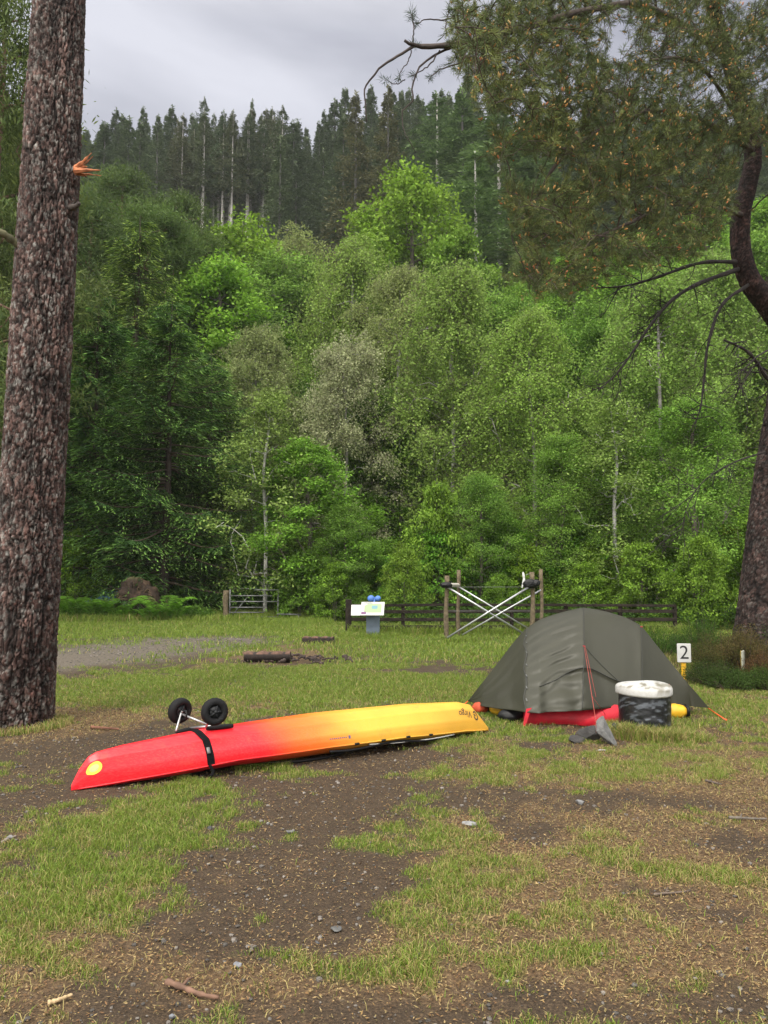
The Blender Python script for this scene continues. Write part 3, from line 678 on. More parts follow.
for px, t in ((583,.52),(641,.03),(668,.6)):
    gm = MB(); a = onfly(px, t, .012); tube(gm, [a+[-.012,0,0], a+[0,-.012,-.004], a+[.012,0,0]], .004, 6); wpart(gm, 'guy_loop', M['red'], tent, True)
# inner tub
gm = MB(); a = G(527,726,.0); bq = G(662,722,0)
c0 = G(527,727); n = 40; xs = np.linspace(0,1,n)
low = np.array([G(527+q*100, 726-2*q-1.5*math.sin(q*6), .008) for q in xs]); upp = np.array([G(531+q*98, 712-2*q, .15) for q in xs]); upp[:,1] = low[:,1]+.16; upp[:,2] = .22; 
bkl = low+[-.0,1.25,0]; bku = upp+[0,1.1,0]
rows = [low+[0,0,-.004], (low+upp)/2+np.stack([np.zeros(n), -.015*np.abs(np.sin(xs*19)), np.zeros(n)], 1), upp, bku, bkl]
gm.add(np.stack(rows, 1).reshape(-1,3), grid_faces(n, 5, True)); 
gm.add(np.array([r[0] for r in rows]), None, [(0,1,2),(0,2,3),(0,3,4)]); gm.add(np.array([r[-1] for r in rows]), None, [(0,2,1),(0,3,2),(0,4,3)])
wpart(gm, 'groundsheet_tub', M['red'], tent, True)
gm = MB(); g1 = onfly(528,.97,.01); g2 = G(523,727,.01); gm.add(np.array([g1+[-.02,0,0], g1+[.035,0,.01], g2+[.02,0,0], g2+[-.005,0,0]]), [(0,1,2,3)]); o = wpart(gm, 'corner_tab', M['red'], tent); sm = o.modifiers.new('s','SOLIDIFY'); sm.thickness = .003
# guy lines and pegs
cord = mat('red_cord', (.38,.07,.055), .8)
gp = onfly(583,.52,.012); k1 = G(596,722,.22)
gm = MB(); tube(gm, [gp, k1], .0028, 5); tube(gm, [gp+[.01,0,0], G(596,697,.30)], .0022, 5); tube(gm, [k1, k1+(G(596,742,0)-k1)*.55], .0028, 5); tube(gm, [k1+(gp-k1)*.3, G(608,718,.05)], .0025, 5); wpart(gm, 'guy_line', cord, tent, True)
for (px0,py0,z0,px1,py1) in ((708,708,.06,726,722),(468,701,.08,462,708),(498,664,None,484,660)):
    if z0 is None: continue
    a = HZ(px0,py0,z0); b = G(px1,py1,.0); gm = MB(); tube(gm, [a, b+[0,0,.02]], .006, 6); wpart(gm, 'guy_line', M['orange'], tent, True)
    gm = MB(); d = (b-a); d[2] = 0; d /= np.linalg.norm(d); tube(gm, [b+d*.02+[0,0,.035], b+d*.0+[0,0,-.02]], .006, 6); wpart(gm, 'peg', M['orange'], tent, True)
# bags under the fly
def bag(p, rx, ry, rz, matl, seed, name, lab, cat, tilt=0, closure=False):
    t = thing(name, lab, cat, (p[0], p[1], 0)) if closure else None
    n, m = 28, 24; V = []
    for i in range(n):
        f = i/(n-1); r = min(1, math.sin(math.pi*min(max(f,.0),1))**.35) if closure else math.sin(math.pi*f)**.6
        for j in range(m):
            a = j/m*2*math.pi; w = 1+.09*(vn(f*6+seed, j/m*8, seed)-.5)*2+.03*math.sin(5*a+9*f)
            V.append(((f-.5)*2*rx, ry*r*w*math.cos(a), rz*r*w*math.sin(a)))
    V = np.array(V)@rotz(tilt).T; V[:,2] = np.maximum(V[:,2], -rz*.85)
    b = MB(); b.add(V+np.array([p[0],p[1],rz*.87]), grid_faces(n, m, True))
    if t is None: o = b.obj(name, matl, None, True); tag(o, lab, cat); return o
    wpart(b, 'sack', matl, t, True); return t
q = G(503,716); bag((q[0]-.04,q[1]+.05), .11,.10,.085, M['yellow'], 1, 'stuff_bag', 'yellow bag half hidden beneath the left edge of the flysheet', 'bag', .3)
q = G(512,722); bag((q[0],q[1]+.04), .15,.09,.075, M['plastic'], 2, 'black_bag', 'crumpled black bag under the flysheet next to the red groundsheet', 'bag', .1)
q = G(480,715); bag((q[0]+.02,q[1]+.12), .10,.08,.07, mat('rust_fabric', (.45,.06,.02), .7), 3, 'red_bag', 'dull red bag behind the yellow tip of the kayak', 'bag', .1)
q = G(680,719); tb = bag((q[0]-.05,q[1]+.08), .16,.085,.082, M['yellow'], 5, 'dry_bag', 'bright yellow dry bag lying on its side right of the drum', 'dry bag', -.15, True)
gm = MB(); e = np.array([q[0]+.105, q[1]+.055, .075]); tube(gm, [e+[-.02,0,0], e+[.008,0,0]], [.074,.066], 20); wpart(gm, 'end_cap', M['plastic'], tb, True)

# ------------------------------------------------------------------ white-lidded drum
bx, by = BAR; z0 = float(terrain(bx, by))
drum = thing('lidded_drum', 'squat black drum with a peeling white lid standing in front of the tent', 'drum', (bx, by, 0))
gm = MB(); a = np.linspace(0, 2*np.pi, 97)[:-1]; rows = []
for i, z in enumerate(np.linspace(-.03, .40, 70)):
    r = .246+.004*np.sin(a*3+z*8)+.006*(fbm(np.cos(a)*4+5, np.sin(a)*4+z*14, 3, 70)-.5)*2
    rows.append(np.stack([bx+r*np.cos(a), by+r*np.sin(a), np.full(96, z0+z)], 1))
V = np.stack(rows); nzv = fbm(V[...,0]*16, V[...,2]*34+V[...,1]*14, 5, 71)
patch = sst(.56,.66,nzv)[...,None]; rust = sst(.55,.75, fbm(V[...,0]*5+9, V[...,2]*3+V[...,1]*5, 3, 74))[...,None]*sst(.0,-.25,V[...,0:1]-bx)
c = np.array([.010,.011,.013])*(1-patch)+np.array([.09,.10,.115])*patch; c = c*(1-rust)+np.array([.06,.055,.03])*rust
gm.add(V.reshape(-1,3), grid_faces(70, 96, True), None, c.reshape(-1,3))
wpart(gm, 'drum_body', mat('glossy_black_wrap', (1,1,1), .33, attr=True, bump=(22,.6,4)), drum, True)
gm = MB(); prof = [(.255,.382),(.267,.388),(.270,.40),(.269,.445),(.262,.462),(.246,.474),(.22,.483),(.19,.490),(.16,.495),(.13,.499),(.10,.502),(.07,.504),(.035,.506),(.001,.507)]
rows = [np.stack([bx+r*np.cos(a), by+r*np.sin(a), np.full(96, z0+z)+.006*np.sin(a*2+1)], 1) for r, z in prof]
V = np.stack(rows); nv = fbm(V[...,0]*14, V[...,1]*14+V[...,2]*9, 5, 77); grime = .8*sst(.52,.66,nv)*sst(.452,.47,V[...,2]-z0); gr2 = sst(.56,.7,fbm(V[...,0]*6+3,V[...,2]*20+V[...,1]*4,3,78))*.7
k = np.maximum(grime, gr2)[...,None]; c = np.array([.5,.5,.49])*(1-k)+np.array([.13,.11,.06])*k
gm.add(V.reshape(-1,3), grid_faces(14, 96, True), None, c.reshape(-1,3)); wpart(gm, 'lid', mat('chipped_white_paint', (1,1,1), .55, attr=True, noise=(40,(.88,.87,.84),(1.05,1.05,1.05),5), bump=(30,.2,4)), drum, True)
# rocks on the guy line
def slab(px, py, sx, sy, sz, rx, ry, rz, seed, col, lab, up):
    sx, sy, sz, up = sx*1.15, sy*1.2, sz*1.15, up*1.1
    q = G(px, py); b = rock_mesh(sx, sy, sz, seed, col=col); o = b.obj('rock', M['stone'], None, False)
    o.location = (q[0], q[1], up); o.rotation_euler = (rx, ry, rz); tag(o, lab, 'rock', 'rocks weighing down the tent guy line'); return o
slab(606,745, .095,.04,.16, R(-22), R(-18), R(15), 41, (.125,.125,.122), 'pale grey upright wedge of rock leaning in front of the drum', .10)
slab(589,741, .12,.06,.10, R(10), R(-25), R(-20), 42, (.055,.053,.052), 'dark rock with steep face just left of the pale upright wedge', .07)
slab(575,744, .10,.05,.045, R(8), R(12), R(10), 43, (.045,.042,.04), 'low dark flat rock at the left of the rock pile', .03)
slab(615,736, .06,.05,.09, R(5), R(20), R(50), 44, (.05,.048,.046), 'small dark rock behind the pale upright wedge', .05)
slab(600,752, .05,.025,.012, 0, 0, R(10), 45, (.33,.32,.31), 'thin pale stone chip on the earth below the rock pile', .012)

# ------------------------------------------------------------------ number boards
def board_text(t, body, c, size, B, col, name, offx=0):
    v, f = text2d(body, size); g = MB(); v3 = np.stack([v[:,0]+offx, np.zeros(len(v)), v[:,1]], 1)@B.T+c; g.add(v3, None, f, col); return wpart(g, name, M['attr'], t)
c = P(684,653,11.9); s1 = thing('pitch_number_board', 'small white board reading 2 on a yellow stake behind the tent', 'sign', (c[0], 11.9, 0))
B = rotz(R(-6)); gm = MB(); box(gm, c, .205, .02, .285, rot=B, bev=.006); wpart(gm, 'board', M['white'], s1)
board_text(s1, '2', c+B@[0,-.0125,.0], .29, B, (.012,.012,.012), 'number')
gm = MB(); box(gm, [c[0], c[1]+.035, c[2]-.24], .07, .045, .52, rot=B, bev=.006); wpart(gm, 'stake', M['yellow'], s1)
c = P(743,660,11.35); s2 = thing('marker_post', 'narrow white and yellow board turned edge-on on a dark stake by the mound', 'sign', (c[0], 11.35, 0))
B = rotz(R(58)); gm = MB(); box(gm, c, .2, .022, .27, rot=B, bev=.006); o = wpart(gm, 'board', mat('mossy_white', (.5,.5,.44), .7, noise=(16,(.3,.32,.25),(1.15,1.15,1.1),6)), s2)
gm = MB(); box(gm, c+B@[.0,.03,-.08]+[.02,0,.0], .05, .04, .42, rot=B, bev=.005); wpart(gm, 'stake', mat('old_yellow', (.42,.3,.05), .7, noise=(14,(.35,.35,.35),(1.1,1.1,1.1),5)), s2)

# ------------------------------------------------------------------ fence, frame, info board, gate
def post(g, x, y, h, r, lean=(0,0), col=(1,1,1)):
    z = float(terrain(x, y)); n = 9; t = np.linspace(0,1,n)
    pts = np.stack([x+lean[0]*t+.012*np.sin(t*7+x), y+lean[1]*t, z-.1+(h+.1)*t], 1); tube(g, pts, r*(1+.10*np.sin(t*9+x*3)), 9, col)
fen = thing('rail_fence', 'long dark wooden post-and-rail fence across the back of the campsite', 'fence', (2.5, 21.7, 0))
fx = np.arange(-.99, 8.2, 1.52); FY = 21.7
for i, x in enumerate(fx):
    gm = MB()
    if i == 0: box(gm, [x, FY, .44], .17, .17, 1.04, bev=.015)
    else: box(gm, [x, FY, .40], .10, .10, .84+.04*math.sin(i*3), bev=.01)
    wpart(gm, 'post', M['darkwood'], fen)
for k, z in enumerate((.19, .40, .63, .80)):
    for i in range(len(fx)-1):
        gm = MB(); dz = .02*math.sin(i*2.3+k); a = math.atan2(dz, 1.52)
        box(gm, [(fx[i]+fx[i+1])/2, FY-.07, z+.01*math.sin(i+k*2)], 1.515, .035, (.095 if k != 3 else .075), rot=roty(a*.6), bev=.005); wpart(gm, 'rail', M['darkwood'], fen)
fr = thing('cross_braced_frame', 'frame of four rough posts with crossed silver poles in front of the fence', 'frame', (3.0, 19.9, 0))
YA, YB = 19.4, 20.9
posts = [(P(446,600,YA)[0], YA, 1.62, .058), (P(532,600,YA)[0], YA, 1.72, .06), (P(458,600,YB)[0], YB, 1.78, .05), (P(541,600,YB)[0], YB, 1.80, .05)]
for (x, y, h, r) in posts:
    gm = MB(); post(gm, x, y, h, r, (.02,0)); o = wpart(gm, 'post', M['wood'], fr, True)
def pole(px0,py0,px1,py1,Y,r=.026,dy=0):
    gm = MB(); a, b = P(px0,py0,Y), P(px1,py1,Y+dy); tube(gm, [a, b], r, 10); wpart(gm, 'pole', M['alu'], fr, True)
pole(444,585,524,634,YA-.09); pole(447,638,532,585,YA-.15)
pole(459,587,529,629,YB-.09,.022); pole(462,635,541,590,YB-.15,.022)
gm = MB(); tube(gm, [P(446,587,YA), P(532,587,YA)], .004, 5); wpart(gm, 'wire', M['galv'], fr)
gm = MB(); tube(gm, [P(446,611,YA), P(532,611,YA)], .005, 5); wpart(gm, 'wire', M['galv'], fr)
for (px,py,sx,sz) in ((446,585,.16,.08),(530,584,.2,.12),(536,583,.12,.09)):
    gm = MB(); q = P(px,py,YA-.12); gm.add(I2*[sx,.09,sz]*(1+.25*(rng.random((len(I2),1))-.5))+q, None, F2); wpart(gm, 'black_wrap', M['plastic'], fr)
gm = MB(); tube(gm, [P(449,585,YA-.1), P(458,585,YB-.1)], .05, 8); wpart(gm, 'pale_bundle', mat('pale_cloth', (.5,.47,.4), .9), fr)
gm = MB(); tube(gm, spline([P(523,572,YA-.1), P(524,580,YA-.12), P(522,588,YA-.12)], 9), [.012,.03,.035,.025,.035,.035,.03,.025,.012], 7); wpart(gm, 'white_rag', M['white'], fr)
gm = MB(); tube(gm, [P(526,575,YA), P(532,573,YA), P(533,585,YA)], .012, 6); wpart(gm, 'hook', M['galv'], fr)
# information board
q = P(373,634,20.7); ib = thing('information_board', 'slanted white map board on a blue-grey pedestal by the end of the fence', 'information board', (q[0], 20.7, 0))
gm = MB(); box(gm, [q[0], 20.75, .26], .36, .20, .60, bev=.012); wpart(gm, 'pedestal', M['grey'], ib)
B = rotz(R(-4))@rotx(R(-48)); c = np.array([q[0]-.01, 20.55, .74])
gm = MB(); box(gm, c, .62, .03, .50, rot=B, bev=.006); wpart(gm, 'panel', M['white'], ib)
pc = mat('map_print', (1,1,1), .6, attr=True)
def panel_patch(name, x0, z0, x1, z1, col, n=9, d=-.0175, wob=.25):
    g = MB(); a = np.linspace(0, 2*np.pi, 25)[:-1]; r = 1+wob*np.sin(a*3+x0*9)*.5
    v = np.stack([(x0+x1)/2+(x1-x0)/2*np.clip(np.cos(a)*1.3*r, -1, 1), np.full(24, d), (z0+z1)/2+(z1-z0)/2*np.clip(np.sin(a)*1.3*r, -1, 1)], 1)
    g.add(v@B.T+c, None, [(0, i+1, i) for i in range(1,23)], col); wpart(g, name, pc, ib)
panel_patch('map_area', -.22,-.16,.24,.17, (.30,.40,.22)); panel_patch('map_loch', -.02,-.02,.13,.10, (.14,.30,.34), d=-.019)
panel_patch('map_key', -.29,-.22,-.16,-.13, (.16,.07,.16), d=-.02, wob=0); panel_patch('title_strip', -.26,.19,.0,.215, (.10,.13,.10), d=-.02, wob=0)
c2 = np.array([q[0]-.40, 20.6, .70]); B2 = rotz(R(-2))@rotx(R(-20))
gm = MB(); box(gm, c2, .36, .02, .30, rot=B2, bev=.005); o = wpart(gm, 'side_panel', M['white'], ib)
gm = MB(); box(gm, [q[0]-.2, 20.72, .56], .5, .04, .05, bev=.004); wpart(gm, 'bracket', M['darkwood'], ib)
gm = MB(); c3 = np.array([q[0]+.03, 20.98, 1.0])
for dx, r in ((-.09,.10),(.09,.085)): gm.add(I2*[r,.07,r*.95]*(1+.12*(rng.random((len(I2),1))-.5))+c3+[dx,0,0], None, F2)
tube(gm, [c3+[0,-.0,-.35], c3], .03, 8)
wpart(gm, 'blue_cover', M['blue'], ib, True)
# steel field gate
gy = 29.6; gx0 = P(230,600,gy)[0]; gx1 = P(278,600,gy)[0]
gt = thing('field_gate', 'tubular grey metal field gate half overgrown at the edge of the wood', 'gate', ((gx0+gx1)/2, gy, 0))
def gbar(a, b, r, nm): g = MB(); tube(g, [a, b], r, 8); wpart(g, nm, M['galv'], gt, True)
for x in (gx0, gx1): gbar([x,gy,.02], [x,gy,1.14], .03, 'upright')
for z, x1 in ((.10,1),(.27,.72),(.46,.72),(.68,1),(.90,.9),(1.12,1)):
    xa = gx0 if z < 1.1 else gx0+(gx1-gx0)*.5
    gbar([xa,gy-.035,z], [gx0+(gx1-gx0)*x1,gy-.035,z], .022, 'rail')
gbar([gx0,gy+.03,.06], [gx0+(gx1-gx0)*.38,gy+.03,.88], .018, 'brace')
x = P(288,612,gy-.3)[0]; gbar([gx1,gy-.3,.22], [x+.5,gy-.3,.20], .03, 'low_rail'); gbar([x+.4,gy-.3,0], [x+.4,gy-.3,.22], .025, 'upright')
gm = MB(); post(gm, gx0-.16, gy, 1.12, .11); gp_ = gm.obj('gate_post', M['wood'], None, True); tag(gp_, 'thick brown wooden post holding the left end of the field gate', 'post')

# ------------------------------------------------------------------ log benches, root plate, tarpaulin
def logseat(px, py, L, r, lab, ang, seed):
    q = G(px, py); t = thing('log', lab, 'log', (q[0], q[1], 0), 'logs round the fire spot'); n = 40; m = 20; V = []
    for i in range(n):
        f = i/(n-1)
        for j in range(m):
            a = j/m*2*math.pi; rr = r*(1+.10*math.sin(a*4+seed)+.12*(vn(f*9+seed, j*.7, seed)-.5)); z = rr*math.sin(a)
            z = min(z, r*.55+.01*math.sin(f*20)); V.append(((f-.5)*L, rr*1.35*math.cos(a), z+r*.62))
    V = np.array(V)@rotz(ang).T+[q[0], q[1]+.1, float(terrain(q[0], q[1]))]
    topm = (V[:,2] > V[:,2].max()-r*.12)[:,None]; c = np.where(topm, [[.14,.075,.05]], [[.022,.014,.011]])*(.6+.8*rng.random((len(V),1)))
    g = MB(); g.add(V, grid_faces(n, m, True), None, c)
    for e, sgn in ((0,1),(n-1,-1)):
        ring = V[e*m:(e+1)*m]; g.add(np.vstack([ring, ring.mean(0)]), None, [(m, i, (i+1) % m) if sgn < 0 else (m, (i+1) % m, i) for i in range(m)], (.05,.03,.025))
    wpart(g, 'trunk_piece', M['bark'], t, True)
    g = MB(); k = 9
    for i in range(k):
        b = np.array([q[0]+(i/k-.5)*L*1.0, q[1]-.06-.1*rng.random(), .02]); d = rnd(1)[0]*[.12,.06,.02]
        tube(g, [b, b+d*.5+[0,0,.012], b+d], [.02,.018,.008], 6, (.05,.03,.025))
    wpart(g, 'bark_flakes', M['bark'], t, True)
logseat(267,662,.84,.15,'cut half log with reddish top lying beside charred scraps on straw ground',R(3),2)
logseat(318,644.5,.72,.12,'shorter cut half log further back beside the fire spot',R(-4),5)
gm = MB()
for i in range(46):
    q = G(300+rng.normal()*20+8, 661+rng.normal()*1.8); d = rnd(1)[0]*[.2,.12,.03]; r_ = .012+.02*rng.random(); z = .02+.05*rng.random()
    tube(gm, [q+[0,0,z], q+d*.5+[0,0,z+.01], q+d+[0,0,z*.6]], [r_, r_*.9, r_*.4], 6, np.array([.05,.035,.03])*(.5+1.4*rng.random()))
tag(gm.obj('charred_wood', M['bark'], None, False), 'low heap of charred sticks and bark beside the front log', 'charred wood', None, 'stuff')
# upturned root plate
q = P(138,600,29.7); rp_ = thing('root_plate', 'big brown mossy upturned root stump at the edge of the wood', 'tree stump', (q[0], 30.3, 0))
v = I3.copy()
for _ in range(1): pass
import bmesh
bmx = bmesh.new(); bmesh.ops.create_icosphere(bmx, subdivisions=5, radius=1); v = np.array([a.co[:] for a in bmx.verts]); f = np.array([[a.index for a in t.verts] for t in bmx.faces]); bmx.free()
d = 1+.5*(fbm(v[:,0]*2+5, v[:,2]*2+v[:,1], 5, 81)-.5)+.22*(fbm(v[:,0]*9+5, v[:,2]*5+v[:,1]*7, 4, 83)-.5)
w = v*d[:,None]*[.80,.55,.80]; w[:,2] = np.where(w[:,2] > .2, w[:,2]*.95, w[:,2])*1.0; w[:,0] *= 1+.25*np.clip(-w[:,2], 0, 1)
col = np.array([.06,.038,.026])*(.2+1.4*fbm(v[:,0]*7, v[:,2]*9+v[:,1]*4, 4, 86))[:,None]
pale = sst(.55,.7,fbm(v[:,0]*4+2, v[:,2]*4, 3, 88))[:,None]*sst(.0,.5,v[:,0:1]+.3); col = col*(1-pale)+np.array([.13,.08,.05])*pale
top_ = sst(.62,.85,w[:,2:3]); col = col*(1-top_)+np.array([.2,.19,.08])*top_
gm = MB(); gm.add(w*[1.0,1.05,1.2]+[q[0],29.7,.70], None, f, col); wpart(gm, 'root_ball', M['bark'], rp_, True)
gm = MB()
for i in range(70):
    a = rng.random()*2*np.pi; ra_ = .3+.7*rng.random(); st = np.array([q[0]+.6*ra_*math.cos(a), 29.25, .75+.62*ra_*math.sin(a)]); e = st+np.array([.3*math.cos(a), -.25, .25*math.sin(a)-.1])+rnd(1)[0]*.12
    tube(gm, spline([st, (st+e)/2+rnd(1)[0]*.08, e], 6), np.linspace(.03,.008,6), 6, np.array([.16,.11,.07])*(.2+1.3*rng.random()))
wpart(gm, 'root', M['bark'], rp_, True)
tp = P(112,590,31.6); gm = MB(); nx, ny = 30, 12
U, V_ = np.meshgrid(np.linspace(-1.1,1.0,nx), np.linspace(0,1,ny), indexing='ij')
gm.add(np.stack([tp[0]+U, 31.2+V_*1.2, .72+.35*V_-.12*U**2+.10*(vn(U*3, V_*4, 4)-.5)*2], -1).reshape(-1,3), grid_faces(nx, ny))
o = gm.obj('tarpaulin', M['blue'], None, True); tag(o, 'blue tarpaulin glimpsed behind the undergrowth left of the root stump', 'tarpaulin'); sm = o.modifiers.new('s','SOLIDIFY'); sm.thickness = .01
gm = MB(); tube(gm, [P(113,606,30.6), P(131,594,30.6)], .055, 8); tag(gm.obj('pale_pole', M['galv'], None, True), 'pale grey pole propped left of the root stump', 'pole')
#PART2
# ------------------------------------------------------------------ growing trees
def edges(mb, A, B_, ra, rb, sides=4, col=(1,1,1)):
    n = len(A); d = B_-A; d = d/(np.linalg.norm(d, axis=1, keepdims=True)+1e-9)
    h = np.where(np.abs(d[:,2:3]) < .9, [[0,0,1.]], [[1.,0,0]]); s = np.cross(d, h); s /= np.linalg.norm(s, axis=1, keepdims=True)+1e-9; u = np.cross(d, s)
    a = np.arange(sides)/sides*2*np.pi
    ring = np.cos(a)[None,:,None]*s[:,None]+np.sin(a)[None,:,None]*u[:,None]
    v = np.concatenate([A[:,None]+ring*np.asarray(ra)[:,None,None], B_[:,None]+ring*np.asarray(rb)[:,None,None]], 1)
    j = np.arange(sides); k = (j+1) % sides
    q = np.stack([j, k, sides+k, sides+j], 1)[None]+np.arange(n)[:,None,None]*2*sides
    c = np.asarray(col, float); c = np.tile(c, (n*2*sides,1)) if c.ndim == 1 else np.repeat(c, 2*sides, 0)
    mb.add(v.reshape(-1,3), q.reshape(-1,4), None, c)
class Grow:
    def __init__(s, paths):
        s.p = []; s.par = []; s.pl = []; s.tips = []
        for pth, root in paths:
            prev = root
            for q in pth:
                q = np.array(q, float); s.p.append(q); s.par.append(prev)
                s.pl.append(0 if prev < 0 else s.pl[prev]+np.linalg.norm(q-s.p[prev])); prev = len(s.p)-1
    def run(s, targets, alpha=.35, step=.4, wob=.08, lift=.0, r=None):
        r = r or rng
        cap = len(s.p)+len(targets)*14+10
        Pn = np.zeros((cap,3)); Pn[:len(s.p)] = s.p; pl = np.zeros(cap); pl[:len(s.p)] = s.pl; par = np.full(cap, -1); par[:len(s.p)] = s.par; n = len(s.p)
        d0 = np.array([np.min(np.linalg.norm(Pn[:n]-t, axis=1)) for t in targets])
        for ti in np.argsort(d0):
            t = targets[ti]; d = np.linalg.norm(Pn[:n]-t, axis=1); i = int(np.argmin(d+alpha*pl[:n]-(lift*(t[2]-Pn[:n,2])).clip(-9,0)))
            k = min(12, max(1, int(math.ceil(d[i]/step)))); a = Pn[i].copy(); prev = i
            for q in range(1, k+1):
                f = q/k; x = a+(t-a)*f
                if q < k: x = x+r.normal(size=3)*wob*d[i]*.35+np.array([0,0,lift*d[i]*.25*math.sin(math.pi*f)])
                Pn[n] = x; par[n] = prev; pl[n] = pl[prev]+np.linalg.norm(x-Pn[prev]); prev = n; n += 1
            s.tips.append(n-1)
        s.P = Pn[:n]; s.parent = par[:n]; return s
    def radii(s, r0=.006, p=2.3, extra=None):
        n = len(s.P); a = np.zeros(n); kids = np.zeros(n, int)
        np.add.at(kids, s.parent[s.parent >= 0], 1); a[kids == 0] = r0**p
        for i in range(n-1, -1, -1):
            if s.parent[i] >= 0: a[s.parent[i]] += a[i]
        s.R = a**(1/p); return s
    def draw(s, mb, thick=.03, minr=.0, sides=8, col=(1,1,1), skip=0):
        n = len(s.P); ch = [[] for _ in range(n)]
        for i in range(n):
            if s.parent[i] >= 0: ch[s.parent[i]].append(i)
        best = [max(c, key=lambda j: s.R[j]) if c else -1 for c in ch]
        starts = [i for i in range(n) if s.parent[i] < 0 or best[s.parent[i]] != i]
        eA = []
        for i in starts:
            chain = [i] if s.parent[i] < 0 else [s.parent[i], i]; j = i
            while best[j] >= 0: j = best[j]; chain.append(j)
            rr = s.R[chain].copy()
            if s.parent[i] >= 0: rr[0] = min(rr[0], rr[1]*1.25)
            k = int((rr > thick).sum())
            if k >= 3: tube(mb, s.P[chain[:k+1]], rr[:k+1], sides, col, cap=False)
            else: k = 0
            for q in range(max(k-0, 0), len(chain)-1):
                if rr[q+1] > minr: eA.append((chain[q], chain[q+1], rr[q], rr[q+1]))
        if eA:
            e = np.array(eA); a = e[:,0].astype(int); b = e[:,1].astype(int); edges(mb, s.P[a], s.P[b], e[:,2], e[:,3], 4 if sides < 9 else 5, col)

def crown_targets(n, H, lo, rad, lobes, r, top=1.0, flat=1.0):
    """clumps of points on lobes filling a crown between heights lo and H"""
    C = []
    for i in range(lobes):
        f = (i+.5)/lobes; z = lo+(H*.97-lo)*f**.85; w = rad*(math.sin(math.pi*min(1, .12+.88*f)**.9)**.7*(1-.35*f)+.12)
        a = i*2.399+r.random(); q = w*math.sqrt(r.random()*.85+.15)*(.75+.35*r.random()); C.append((q*math.cos(a), q*math.sin(a), z, (.17+.22*r.random())*rad*(1-.35*f)))
    C = np.array(C); k = r.integers(0, lobes, n); d = r.normal(size=(n,3)); d /= np.linalg.norm(d, axis=1, keepdims=True)
    q = C[k,:3]+d*(C[k,3]*(.55+.5*r.random(n)))[:,None]*[1,1,.8*flat]; q[:,2] = np.clip(q[:,2], lo*.7, H)
    return q, k
def broadleaf(seed, H=10, lo=1.3, rad=2.7, lobes=40, nt=680, per=50, leaf=.125, wid=.6, sig=.21, cola=(.055,.12,.02), colb=(.11,.20,.035), barkc=(.13,.11,.09), stems=1, droop=0, tr=.009, hang=0., tone=.45):
    r = np.random.default_rng(seed); paths = []
    for k in range(stems):
        z = np.linspace(-.3, H*.93, 14); wx = .03*H*(fbm(z*.3+seed, z*0+k, 3, 3)-.5)*np.linspace(0,2.5,14); wy = .03*H*(fbm(z*.3+seed+9, z*0+k, 3, 5)-.5)*np.linspace(0,2.5,14)
        sp = (k-(stems-1)/2)*.5; paths.append((np.stack([wx+sp*(.2+z*.11), wy+sp*.3*z*.1, z], 1), -1))
    T, lob = crown_targets(nt, H, lo, rad, lobes, r)
    g = Grow(paths).run(T, .25, .45, .12, .4, r).radii(tr, 2.2)
    trunk = MB(); g.draw(trunk, .035, .009, 7, barkc)
    tips = g.P[g.tips]; n = len(tips)*per; idx = np.repeat(np.arange(len(tips)), per)
    off = r.normal(size=(n,3))*sig*[1,1,.62]
    if hang: 
        u = r.random(n); off[:,2] -= hang*u**1.2; off[:,:2] *= (1-.35*u[:,None])
    p = tips[idx]+off; out = p-np.array([0,0,H*.5]); out[:,2] *= .4; out /= np.linalg.norm(out, axis=1, keepdims=True)
    d = out*.5+r.normal(size=(n,3))*.8+np.array([0,0,-.35-droop]); nr = np.array([0,0,1.])+out*.6+r.normal(size=(n,3))*.55
    lobtone = 1+tone*(r.random(lobes+len(tips))-.5)*2
    t = np.clip(r.normal(size=(n,1))*.25+.5+.5*(r.random(len(tips))[idx][:,None]-.5), 0, 1)
    c = (np.array(cola)*(1-t)+np.array(colb)*t)*(lobtone[idx % lobes])[:,None]*(.8+.4*r.random((n,1)))*(1+.25*(r.random(len(tips))[idx][:,None]-.5))
    sz = leaf*(.65+.7*r.random(n)); crown = MB(); leaves(crown, p, d, nr, sz, sz*wid, c)
    return trunk.mesh('trunk', M['bark']), crown.mesh('crown', M['leaf'])
